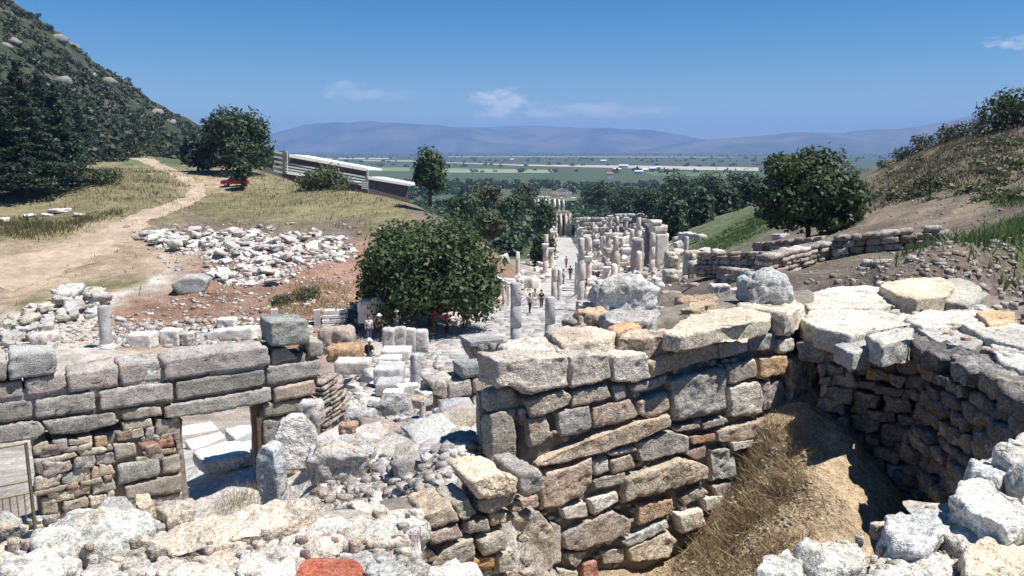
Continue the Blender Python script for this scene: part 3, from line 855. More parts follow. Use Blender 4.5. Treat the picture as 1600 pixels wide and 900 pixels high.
# ------------------------------------------------------------------ the masonry wall in the middle
WP = wall_plane(780, 600, 6.0, R(59.5))
def build_middle_wall():
    w = base_empty('stone_wall', WP, 1.5, -1.9)
    tag(w, 'broken wall of mixed grey and tan blocks facing the pit in the foreground', 'wall', kind='thing')
    S = [  # outline in the photograph, tint, depth, stands proud
        ([(770, 560), (828, 556), (884, 556), (883, 602), (850, 608), (816, 613), (792, 600), (773, 606)], (0.42, 0.385, 0.35), .34, .10),
        ([(886, 556), (930, 550), (950, 551), (952, 590), (925, 599), (888, 606)], (0.40, 0.38, 0.34), .55, .07),
        ([(953, 556), (1006, 549), (1015, 590), (985, 597), (955, 594)], (0.47, 0.45, 0.42), .5, .06),
        ([(1010, 566), (1060, 548), (1120, 535), (1122, 557), (1080, 568), (1040, 581), (1016, 590)], TANS, .5, .05),
        ([(820, 626), (880, 608), (893, 618), (886, 633), (850, 645), (827, 651)], WARM, .3, .05),
        ([(896, 611), (947, 600), (955, 621), (920, 630), (892, 636)], GREY, .4, .02),
        ([(957, 603), (978, 601), (980, 622), (962, 627)], BLUE, .3, .0),
        ([(985, 602), (1040, 586), (1040, 598), (1012, 610), (987, 613)], BLUE, .3, .02),
        ([(822, 655), (855, 648), (859, 678), (846, 694), (828, 698)], GREY, .28, .03),
        ([(868, 644), (921, 632), (924, 669), (905, 677), (876, 684)], BLUE, .4, .02),
        ([(924, 635), (985, 623), (997, 649), (960, 662), (926, 669)], PINK, .4, .03),
        ([(999, 629), (1042, 614), (1045, 640), (1012, 652), (999, 647)], WARM, .4, .02),
        ([(1045, 594), (1085, 584), (1131, 575), (1133, 638), (1082, 655), (1050, 658), (1047, 620)], (0.245, 0.25, 0.245), .5, .04),
        ([(829, 728), (870, 706), (905, 692), (930, 679), (1000, 656), (1042, 648), (1044, 664), (990, 690), (930, 708), (880, 722), (850, 729)], (0.40, 0.31, 0.225), .3, .07),
        ([(1136, 571), (1180, 562), (1182, 589), (1139, 600)], WARM, .4, .02),
        ([(1185, 560), (1228, 556), (1228, 584), (1187, 592)], ORANGE, .4, .03),
        ([(1138, 604), (1188, 594), (1191, 644), (1141, 652)], LIGHT, .4, .03),
        ([(1191, 598), (1227, 592), (1228, 638), (1193, 644)], (0.27, 0.26, 0.25), .4, .0),
        ([(1121, 537), (1165, 528), (1168, 548), (1126, 560)], LIGHT, .4, .02),
        ([(1167, 526), (1210, 521), (1215, 545), (1171, 550)], BLUE, .4, .02),
        ([(1213, 531), (1242, 528), (1242, 549), (1219, 552)], LIGHT, .3, .0),
        ([(1231, 562), (1262, 562), (1282, 574), (1283, 638), (1264, 652), (1232, 628)], (0.22, 0.18, 0.15), .5, .05),
        ([(990, 695), (1046, 674), (1076, 682), (1075, 705), (1002, 723)], (0.29, 0.275, 0.26), .4, .03),
        ([(1078, 683), (1119, 677), (1117, 691), (1081, 695)], (0.33, 0.17, 0.11), .3, .0),
        ([(1095, 660), (1131, 652), (1131, 664), (1099, 671)], BLUE, .3, .02),
        ([(1120, 673), (1195, 653), (1196, 679), (1142, 692), (1119, 690)], (0.33, 0.255, 0.19), .4, .03),
        ([(1052, 668), (1093, 661), (1094, 670), (1054, 675)], GREY, .25, .0),
        ([(976, 746), (1060, 716), (1084, 719), (1101, 728), (1101, 746), (1050, 762), (972, 781)], (0.42, 0.37, 0.30), .5, .09),
        ([(1107, 701), (1145, 700), (1150, 746), (1111, 754)], (0.35, 0.36, 0.35), .4, .04),
        ([(1070, 708), (1104, 697), (1104, 715), (1090, 720)], (0.26, 0.18, 0.15), .3, -.01),
        ([(1113, 760), (1146, 752), (1147, 769), (1119, 778)], (0.27, 0.23, 0.21), .3, .02),
        ([(850, 737), (890, 727), (920, 717), (923, 750), (906, 775), (880, 788), (846, 792), (842, 770)], (0.36, 0.265, 0.205), .5, .06),
        ([(812, 781), (840, 773), (843, 790), (816, 800)], PINK, .3, .02),
        ([(926, 721), (950, 713), (952, 737), (931, 744)], LIGHT, .3, .0),
        ([(953, 719), (985, 709), (992, 730), (957, 742)], PINK, .3, .02),
        ([(926, 751), (977, 737), (980, 755), (929, 765)], GREY, .3, .01),
        ([(950, 706), (992, 697), (994, 704), (952, 713)], LIGHT, .25, .02),
        ([(876, 794), (915, 784), (918, 808), (882, 811)], LIGHT, .35, .03),
        ([(919, 781), (963, 768), (966, 782), (927, 803)], LIGHT, .35, .03),
        ([(791, 805), (802, 793), (838, 795), (859, 822), (862, 880), (854, 891), (818, 899), (800, 873)], (0.37, 0.32, 0.265), .55, .10),
        ([(861, 816), (876, 821), (876, 878), (864, 882)], GREY, .3, .02),
        ([(879, 836), (911, 814), (960, 797), (984, 811), (979, 835), (940, 850), (900, 860), (881, 855)], (0.27, 0.225, 0.205), .5, .06),
        ([(995, 789), (1050, 778), (1052, 799), (996, 822)], (0.42, 0.29, 0.19), .4, .04),
        ([(966, 846), (1039, 811), (1043, 822), (980, 854)], (0.33, 0.345, 0.35), .4, .05),
        ([(979, 858), (1042, 828), (1056, 843), (1042, 872), (984, 876)], CREAM, .4, .05),
        ([(1054, 802), (1092, 793), (1096, 820), (1061, 832)], (0.52, 0.48, 0.42), .3, .10),
        ([(880, 866), (919, 862), (900, 890)], BLUE, .3, .0),
        ([(912, 882), (932, 874), (938, 905), (910, 908)], REDB, .3, .02),
        ([(1062, 778), (1095, 760), (1108, 770), (1070, 790)], WARM, .25, .02),
        ([(1098, 778), (1130, 772), (1128, 790), (1100, 798)], LIGHT, .25, .05),
        ([(1140, 690), (1190, 684), (1192, 694), (1142, 704)], LIGHT, .25, .05),
        ([(870, 890), (905, 892), (905, 925), (870, 925)], GREY, .3, .02),
        ([(940, 862), (975, 858), (975, 880), (942, 882)], GREY, .25, .0),
    ]
    polys = []
    for pts, col, dep, pr in S:
        uv = np.array([WP.uv(*p) for p in pts])
        polys.append(uv)
        put_stone(w, WP, uv, dep, tuple(np.array(col) * (1.2, 1.15, 1.07) * .8 + np.array((.40, .375, .335)) * .2), proud=pr * .6, cell=0.02, edge=0.13, rough=0.055, joint=0.001, maxseg=48)
    core_box(w, WP, 0.26, 3.35, -2.05, -0.10, -0.30, -0.07)
    # packing stones in the gaps
    def inside(u, v):
        for uv in polys:
            c = 0
            for a, b in zip(uv, np.roll(uv, -1, 0)):
                if (a[1] > v) != (b[1] > v) and u < (b[0] - a[0]) * (v - a[1]) / (b[1] - a[1] + 1e-12) + a[0]: c ^= 1
            if c: return True
        return False
    rnd = random.Random(5)
    lo, hi = WP.uv(835, 895), WP.uv(1225, 500)
    n = 0
    for k in range(2600):
        u, v = rnd.uniform(0.1, hi[0]), rnd.uniform(-1.9, -0.05)
        px, py = to_px(WP.xyz(u, v))
        if px < 815 or py > 905: continue
        gap = [inside(u + du, v + dv) for du, dv in ((0, 0), (.025, 0), (-.025, 0), (0, .02), (0, -.02))]
        if any(gap): continue
        s = rnd.uniform(.022, .05)
        chip(w, WP, u, v, s, jit(rnd.choice((LIGHT, GREY, WARM, PINK, BLUE)), .2, rnd), cell=.014, edge=.2, rough=.12, joint=0, proud=rnd.uniform(-.04, 0.0))
        n += 1
        if n > 110: break
    # the shaded left end of the wall and the tops behind the front course
    EP = Plane(WP.xyz(0.19, 0, 0), -WP.n, (0, 0, 1))
    e = [([(0.0, -.66), (.42, -.60), (.45, -.28), (.02, -.22)], WARM), ([(0.04, -1.02), (.40, -1.0), (.42, -.64), (.02, -.70)], GREY), ([(.06, -.24), (.46, -.24), (.44, -.06), (.06, -.06)], WARM),
         ([(-.04, -1.36), (.35, -1.34), (.36, -1.06), (.0, -1.08)], GREY), ([(.40, -1.3), (.62, -1.3), (.62, -.8), (.44, -.8)], WARM), ([(.46, -.75), (.64, -.75), (.64, -.1), (.48, -.1)], GREY)]
    for uv, col in e: put_stone(w, EP, np.array(uv) * (.38, 1), .24, jit(col), proud=-.03, cell=.03, edge=.3, rough=.08)
    # cap stones behind the front ones (tops seen)
    T = top_plane(-1.63)
    caps = [([(850, 520), (930, 510), (966, 520), (952, 534), (876, 543)], (0.46, 0.41, 0.35), .2, 0.03), ([(962, 530), (990, 517), (1060, 514), (1052, 524), (1005, 532)], (0.47, 0.40, 0.33), .2, .02),
            ([(778, 539), (850, 529), (868, 547), (792, 555)], (0.52, 0.49, 0.45), .2, .02), ([(948, 520), (985, 510), (1002, 517), (968, 527)], (0.45, 0.29, 0.18), .2, .05),
            ([(935, 503), (985, 494), (1035, 500), (1010, 512), (950, 514)], (0.33, 0.34, 0.35), .25, .08)]
    for pts, col, th, pr in caps:
        uv = np.array([T.uv(*p) for p in pts]); put_stone(w, T, uv, th, tuple(np.array(col) * (1.2, 1.13, 1.03)), proud=pr, cell=.025, edge=.3, rough=.08)
    # the big tilted slab and the pale block beyond it on the wall top
    T2 = top_plane(-1.60)
    for pts, col, th, pr in (([(1036, 526), (1060, 508), (1110, 488), (1165, 482), (1204, 490), (1203, 503), (1130, 516), (1062, 531)], (0.47, 0.42, 0.345), .15, .03),
                             ([(1150, 482), (1185, 468), (1245, 470), (1262, 482), (1225, 499), (1207, 496)], (0.54, 0.50, 0.43), .22, .04),
                             ([(1060, 492), (1100, 476), (1128, 480), (1090, 490)], (0.46, 0.37, 0.26), .2, .06)):
        uv = np.array([T2.uv(*p) for p in pts]); put_stone(w, T2, uv, th, tuple(np.array(col) * (1.18, 1.12, 1.03)), proud=pr, cell=.025, edge=.3, rough=.07)
build_middle_wall()

# ------------------------------------------------------------------ the low rubble wall nearer the viewer
RP = wall_plane(800, 800, 5.1, R(62))
def build_low_wall():
    w = base_empty('rubble_wall', RP, -.3, -.6)
    tag(w, 'low crumbling rubble wall of pale stones left of the masonry wall', 'wall', kind='thing')
    S = [([(725, 745), (763, 731), (798, 742), (799, 766), (743, 774)], CREAM, .4, .08), ([(742, 777), (798, 768), (801, 782), (765, 798), (746, 798)], GREY, .3, .05),
         ([(702, 786), (730, 772), (745, 798), (722, 811), (712, 806)], BLUE, .3, .05), ([(657, 801), (700, 782), (712, 808), (666, 822)], WARM, .35, .06),
         ([(661, 828), (712, 813), (720, 834), (670, 847)], GREY, .3, .06), ([(726, 811), (760, 802), (762, 827), (727, 832)], GREY, .3, .04),
         ([(762, 800), (790, 797), (790, 816), (766, 822)], WARM, .3, .03), ([(745, 841), (786, 826), (790, 856), (748, 866)], GREY, .3, .05),
         ([(690, 852), (741, 833), (739, 870), (702, 886), (668, 886)], GREY, .35, .05), ([(613, 846), (650, 832), (662, 850), (655, 866), (614, 862)], WARM, .35, .04),
         ([(540, 851), (575, 845), (577, 866), (541, 869)], BLUE, .3, .04), ([(728, 871), (770, 865), (768, 886), (730, 892)], (0.40, 0.26, 0.12), .3, .03),
         ([(772, 862), (795, 858), (800, 890), (775, 892)], GREY, .3, .04), ([(580, 868), (640, 866), (690, 890), (640, 900), (585, 890)], GREY, .3, .02),
         ([(803, 735), (835, 728), (845, 760), (818, 775), (806, 770)], BLUE, .4, .06), ([(640, 855), (664, 852), (690, 872), (660, 882)], PINK, .3, .03), ([(795, 800), (800, 782), (812, 778), (812, 800)], GREY, .2, .03)]
    for pts, col, dep, pr in S:
        uv = np.array([RP.uv(*p) for p in pts])
        put_stone(w, RP, uv, dep, jit(tuple(np.array(col) * (1.25, 1.17, 1.06)), .06), proud=pr, cell=.02, edge=.22, rough=.085, joint=.004, maxseg=44)
    core_box(w, RP, -1.35, -0.06, -.75, -.06, -.7, -.05)
    rnd = random.Random(9)
    for k in range(60):
        u, v = rnd.uniform(-1.3, .2), rnd.uniform(-.6, -.05)
        chip(w, RP, u, v, rnd.uniform(.03, .06), jit(rnd.choice((LIGHT, GREY, WARM, PINK)), .2, rnd), cell=.016, edge=.2, rough=.12, joint=0, proud=rnd.uniform(-.05, -.0))
build_low_wall()

# ------------------------------------------------------------------ the ashlar wall with the doorway on the left
LP = wall_plane(420, 535, 13.0, R(57))
def build_left_wall():
    w = base_empty('ashlar_wall', LP, -2.5, -2.6)
    tag(w, 'grey ashlar wall with a doorway and a timber post at the left', 'wall', kind='thing')
    G1, G2, G3 = (0.33, 0.32, 0.30), (0.28, 0.275, 0.265), (0.24, 0.238, 0.235)
    S = [([(-40, 566), (11, 562), (11, 595), (-40, 602)], G1, .04), ([(13, 552), (50, 548), (86, 549), (91, 572), (88, 582), (60, 588), (14, 594)], (0.36, 0.37, 0.36), .06),
         ([(-40, 604), (36, 594), (38, 621), (-40, 632)], G2, .0), ([(38, 593), (100, 582), (105, 604), (80, 616), (40, 621)], G1, .02), ([(104, 584), (184, 571), (186, 603), (108, 613)], G1, .02),
         ([(186, 571), (250, 563), (253, 595), (188, 602)], G1, .0), ([(254, 563), (330, 550), (420, 540), (422, 571), (340, 583), (256, 595)], G1, .03),
         ([(424, 546), (448, 543), (468, 560), (426, 571)], GREY, -.02), ([(482, 531), (505, 533), (505, 556), (483, 560)], GREY, .0), ([(421, 502), (480, 499), (482, 537), (422, 541)], (0.25, 0.27, 0.27), .08),
         ([(-40, 634), (50, 624), (52, 654), (-40, 666)], G3, .0), ([(54, 624), (148, 611), (151, 641), (54, 655)], G2, .02), ([(152, 612), (210, 602), (271, 596), (271, 625), (155, 641)], G1, .03),
         ([(273, 597), (340, 586), (414, 577), (415, 602), (350, 614), (275, 626)], G3, .02), ([(417, 573), (502, 561), (502, 588), (417, 602)], G2, .0),
         ([(-40, 668), (60, 657), (73, 670), (60, 686), (-40, 698)], G2, .04), ([(65, 658), (180, 642), (184, 662), (120, 678), (78, 678)], G3, .03), ([(186, 641), (252, 633), (255, 650), (190, 658)], GREY, .0),
         ([(255, 633), (350, 618), (424, 604), (424, 626), (330, 645), (256, 654)], G2, .05), ([(427, 606), (492, 593), (494, 616), (428, 628)], WARM, .04),
         ([(412, 632), (494, 619), (495, 640), (412, 654)], (0.27, 0.245, 0.225), .0), ([(411, 657), (495, 643), (496, 690), (411, 697)], (0.28, 0.265, 0.25), -.02), ([(410, 699), (496, 692), (496, 740), (410, 745)], WARM, .0),
         ([(190, 661), (238, 653), (240, 668), (192, 676)], WARM, -.02), ([(242, 654), (282, 657), (284, 680), (244, 684)], GREY, -.02), ([(215, 692), (271, 684), (275, 698), (220, 704)], (0.30, 0.15, 0.105), .0),
         ([(176, 694), (212, 691), (216, 712), (180, 718)], GREY, .0), ([(183, 726), (249, 717), (251, 741), (184, 756)], G3, .04), ([(252, 714), (281, 708), (282, 734), (253, 740)], GREY, .02),
         ([(193, 759), (284, 740), (285, 766), (197, 779)], GREY, .04), ([(252, 777), (285, 769), (286, 792), (254, 797)], GREY, .0), ([(188, 782), (250, 778), (250, 810), (188, 812)], WARM, .0),
         ([(49, 698), (74, 687), (79, 704), (52, 713)], WARM, .02), ([(50, 717), (80, 713), (83, 745), (55, 740)], (0.24, 0.225, 0.215), .03), ([(81, 688), (105, 684), (107, 703), (85, 706)], BLUE, .02),
         ([(62, 779), (90, 775), (93, 803), (64, 807)], WARM, .0), ([(120, 684), (144, 680), (146, 694), (124, 696)], CREAM, .0), ([(146, 682), (168, 680), (170, 698), (148, 702)], (0.40, 0.31, 0.22), .0), ([(222, 706), (276, 699), (278, 708), (224, 714)], WARM, .0)]
    polys = []
    for pts, col, pr in S:
        uv = np.array([LP.uv(*p) for p in pts]); polys.append(uv)
        put_stone(w, LP, uv, .62, jit(tuple(np.array(col) * (1.1, 1.06, 1.0)), .06), proud=pr, cell=.05, edge=.09, rough=.045, joint=.008, maxseg=44, pit=1.2)
    def inside(u, v):
        for uv in polys:
            c = 0
            for a, b in zip(uv, np.roll(uv, -1, 0)):
                if (a[1] > v) != (b[1] > v) and u < (b[0] - a[0]) * (v - a[1]) / (b[1] - a[1] + 1e-12) + a[0]: c ^= 1
            if c: return True
        return False
    a, b = LP.uv(58, 830), LP.uv(180, 668)
    rubble(w, LP, a[0], LP.uv(178, 740)[0], a[1], LP.uv(100, 690)[1], (.07, .2), (.10, .42), .3, (WARM, GREY, CREAM, PINK, GREY), skip=inside, seed=4, cell=.035, edge=.2, rough=.12, proud=.05, joint=.0)
    a2 = LP.uv(184, 715)
    rubble(w, LP, a2[0], LP.uv(284, 715)[0], LP.uv(184, 830)[1], LP.uv(230, 660)[1], (.08, .16), (.12, .26), .3, (WARM, GREY, PINK), skip=inside, seed=6, cell=.035, edge=.2, rough=.12, proud=.0, joint=.0)
    # cores: left part, right pier and the strip above the lintel
    ul, ur = LP.uv(183, 700)[0], LP.uv(284, 700)[0]
    d0, d1 = LP.uv(286, 660)[0], LP.uv(404, 660)[0]
    end = LP.uv(502, 600)[0]
    core_box(w, LP, LP.uv(52, 700)[0], d0, -3.0, LP.uv(284, 660)[1] + .02, -.56, -.06, cell=.12)
    core_box(w, LP, d1, end - .03, -3.0, LP.uv(404, 640)[1], -.56, -.06, cell=.12)
    core_box(w, LP, LP.uv(-36, 640)[0], end - .03, LP.uv(284, 640)[1], -.28, -.56, -.06, cell=.15)
    # the top of the wall behind the face: a second row of blocks
    rubble(w, Plane(LP.xyz(0, -.22, -.35), LP.u, -LP.n), LP.uv(-36, 640)[0] + .1, -.05, -.30, .22, (.24, .27), (.7, 1.5), .3, (LIGHT, G1, (0.42, 0.43, 0.42)), seed=12, cell=.07, edge=.2, rough=.05, proud=.02)
    # timber post under the lintel
    P = LP.xyz(LP.uv(405, 640)[0], 0, -.12)
    m = MB(); zt = LP.xyz(0, LP.uv(405, 630)[1])[2]
    m.box((0, 0, -1.35), (.13, .13, 2.7), R(53)); 
    o = obj('timber_post', m.mesh('timber_post', mat_plain('old_timber_material', (0.10, 0.075, 0.055), .9, .3, 12, .5)), w, (P[0] - w.location[0], P[1] - w.location[1], zt - w.location[2] + .02))
build_left_wall()
# ------------------------------------------------------------------ the pit at the right and its walls
def flat_stone(parent, z, pts, th, col, tilt=(0, 0), proud=0.0, **kw):
    T = top_plane(z, tilt)
    uv = np.array([T.uv(*p) for p in pts])
    a = dict(cell=.022, edge=.24, rough=.085, maxseg=44); a.update(kw)
    return put_stone(parent, T, uv, th, col, proud=proud, **a)

def prism_core(parent, pts, z, z0, mat='mortar', amp=.03, seed=1, cell=.09):
    """a rough-topped rubble body filling an outline on the ground down to z0"""
    T = top_plane(z)
    uv = np.array([T.uv(*p) for p in pts])
    c = uv.mean(0)
    _SEED[0] += 1
    loc = uv - c
    ar = 0.5 * np.sum(loc[:, 0] * np.roll(loc[:, 1], -1) - np.roll(loc[:, 0], -1) * loc[:, 1])
    if ar < 0: loc = loc[::-1]
    me = stone_mesh(loc, z - z0, cell, .08, amp, M[mat], _SEED[0], 60)
    me.name = 'core'
    o = obj('core', me, parent, tuple(np.array([c[0], c[1], z]) - np.array(parent.location)))
    return o

PB = wall_plane(1283, 560, 7.5, R(127))
PD = Plane((3.62, 7.05, -1.69), (-.02, -1, 0), (0, 0, 1))
def build_pit_walls():
    w = base_empty('pit_wall', PB, 0.6, -1.8)
    tag(w, 'deep shadowed rubble wall of the pit under pale slabs at the right', 'wall', kind='thing')
    cols = ((0.17, 0.16, 0.15), (0.14, 0.13, 0.125), (0.21, 0.19, 0.175), (0.12, 0.115, 0.115), (0.19, 0.165, 0.145))  # rubble tints darkened so the colour deepens the pit's shade
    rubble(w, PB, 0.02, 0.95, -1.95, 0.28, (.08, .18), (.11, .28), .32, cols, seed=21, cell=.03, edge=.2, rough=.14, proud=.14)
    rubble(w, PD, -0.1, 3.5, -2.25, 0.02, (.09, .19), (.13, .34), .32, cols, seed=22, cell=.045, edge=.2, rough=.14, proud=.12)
    prism_core(w, [(1310, 530), (1320, 500), (1400, 480), (1560, 470), (1760, 500), (1900, 640), (1800, 700), (1640, 620), (1560, 572), (1450, 530), (1405, 530), (1380, 545), (1350, 545)], -1.86, -3.9)
    S = [([(1250, 502), (1262, 490), (1300, 485), (1390, 488), (1440, 500), (1428, 512), (1370, 520), (1330, 528), (1275, 517)], -1.40, .24, (0.46, 0.45, 0.42), .03),
         ([(1246, 468), (1300, 450), (1360, 449), (1405, 455), (1425, 472), (1370, 484), (1300, 482), (1262, 484)], -1.38, .22, (0.50, 0.49, 0.45), .02),
         ([(1372, 452), (1420, 441), (1470, 441), (1495, 452), (1480, 470), (1430, 476), (1400, 470)], -1.33, .26, (0.50, 0.44, 0.36), .06),
         ([(1450, 440), (1500, 436), (1532, 448), (1540, 466), (1510, 480), (1478, 474), (1490, 455)], -1.36, .22, (0.34, 0.34, 0.32), .02),
         ([(1412, 500), (1450, 486), (1520, 486), (1560, 500), (1520, 512), (1440, 515)], -1.50, .2, (0.44, 0.44, 0.42), .02),
         ([(1500, 512), (1560, 505), (1600, 515), (1640, 540), (1600, 552), (1540, 535)], -1.50, .2, (0.40, 0.40, 0.39), .04),
         ([(1524, 490), (1550, 484), (1586, 490), (1584, 506), (1545, 510)], -1.46, .2, (0.45, 0.33, 0.22), .02),
         ([(1430, 517), (1470, 515), (1540, 537), (1520, 550), (1460, 535)], -1.52, .2, (0.33, 0.33, 0.33), .03),
         ([(1545, 540), (1600, 556), (1660, 590), (1630, 600), (1560, 570)], -1.52, .2, (0.40, 0.40, 0.40), .03),
         ([(1352, 528), (1400, 516), (1428, 518), (1420, 534), (1375, 545)], -1.50, .25, (0.36, 0.36, 0.35), .03),
         ([(1300, 540), (1345, 530), (1372, 545), (1330, 556)], -1.60, .2, (0.30, 0.31, 0.33), .02),
         ([(1600, 500), (1650, 500), (1720, 530), (1690, 550), (1620, 525)], -1.5, .2, LIGHT, .02)]
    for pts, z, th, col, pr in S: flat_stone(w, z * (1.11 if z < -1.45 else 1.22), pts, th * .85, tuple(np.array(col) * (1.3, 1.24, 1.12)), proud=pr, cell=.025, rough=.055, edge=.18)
    rnd = random.Random(8)
    T = top_plane(-1.70)
    for k in range(260):
        px, py = rnd.uniform(1290, 1620), rnd.uniform(452, 575)
        if py > 508 + (px - 1430) * .42 or px < 1330: continue
        u = T.uv(px, py)
        chip(w, T, u[0], u[1], rnd.uniform(.04, .09), jit(rnd.choice((LIGHT, GREY, CREAM, PINK)), .2, rnd), cell=.03, edge=.2, rough=.13, proud=rnd.uniform(0, .06))
    # dark corner stones where the pit meets the masonry wall
    for pts, col, pr in (([(1243, 536), (1275, 528), (1330, 545), (1335, 560), (1290, 570), (1248, 560)], BLUE, .04), ([(1285, 575), (1330, 560), (1345, 600), (1300, 640), (1287, 620)], GREY, .06)):
        uv = np.array([PB.uv(*p) for p in pts]); put_stone(w, PB, uv, .35, col, proud=pr, cell=.025, edge=.3, rough=.09)
build_pit_walls()

def build_near_wall():
    w = empty('rubble_parapet', (1.9, 2.7, -2.2))
    tag(w, 'pale grey rubble parapet in the bottom right corner', 'wall', kind='thing')
    prism_core(w, [(1205, 915), (1265, 885), (1350, 880), (1410, 850), (1500, 830), (1545, 762), (1610, 730), (1720, 690), (1900, 790), (1800, 1000), (1500, 1100), (1270, 1010)], -1.50, -3.4, 'dust', cell=.06)
    S = [([(1176, 905), (1192, 878), (1235, 862), (1262, 880), (1255, 910)], -1.40, .3, (0.46, 0.47, 0.46)), ([(1240, 872), (1262, 848), (1330, 845), (1362, 868), (1350, 895), (1270, 905)], -1.40, .3, (0.44, 0.44, 0.43)),
         ([(1374, 828), (1382, 806), (1425, 792), (1470, 800), (1480, 830), (1450, 860), (1395, 858)], -1.36, .32, (0.40, 0.42, 0.44)), ([(1468, 800), (1520, 798), (1565, 832), (1530, 868), (1478, 862), (1462, 835)], -1.38, .3, (0.44, 0.43, 0.41)),
         ([(1482, 780), (1500, 758), (1535, 752), (1600, 785), (1630, 820), (1580, 838), (1520, 806)], -1.28, .32, (0.54, 0.54, 0.53)), ([(1515, 726), (1545, 713), (1575, 722), (1600, 752), (1560, 760), (1520, 748)], -1.33, .3, (0.40, 0.42, 0.44)),
         ([(1558, 712), (1600, 688), (1660, 700), (1680, 760), (1610, 752), (1578, 728)], -1.27, .3, (0.52, 0.53, 0.52)), ([(1500, 872), (1560, 846), (1620, 842), (1640, 890), (1560, 910), (1505, 905)], -1.36, .3, (0.50, 0.43, 0.34)),
         ([(1350, 880), (1400, 862), (1470, 868), (1500, 890), (1480, 912), (1350, 912)], -1.42, .3, (0.46, 0.46, 0.45)), ([(1600, 790), (1680, 770), (1740, 830), (1650, 870), (1610, 835)], -1.33, .3, LIGHT)]
    for pts, z, th, col in S: flat_stone(w, z, pts, th, tuple(np.array(col) * (1.22, 1.17, 1.07)), proud=.02, cell=.012, rough=.085, maxseg=60)
    T = top_plane(-1.42); rnd = random.Random(3)
    for k in range(70):
        px, py = rnd.uniform(1250, 1600), rnd.uniform(800, 905)
        if py < 900 - (px - 1180) * .42: continue
        u = T.uv(px, py); chip(w, T, u[0], u[1], rnd.uniform(.02, .05), jit(rnd.choice((LIGHT, CREAM, GREY)), .2, rnd), cell=.014, edge=.2, rough=.13, proud=rnd.uniform(0, .03))
build_near_wall()

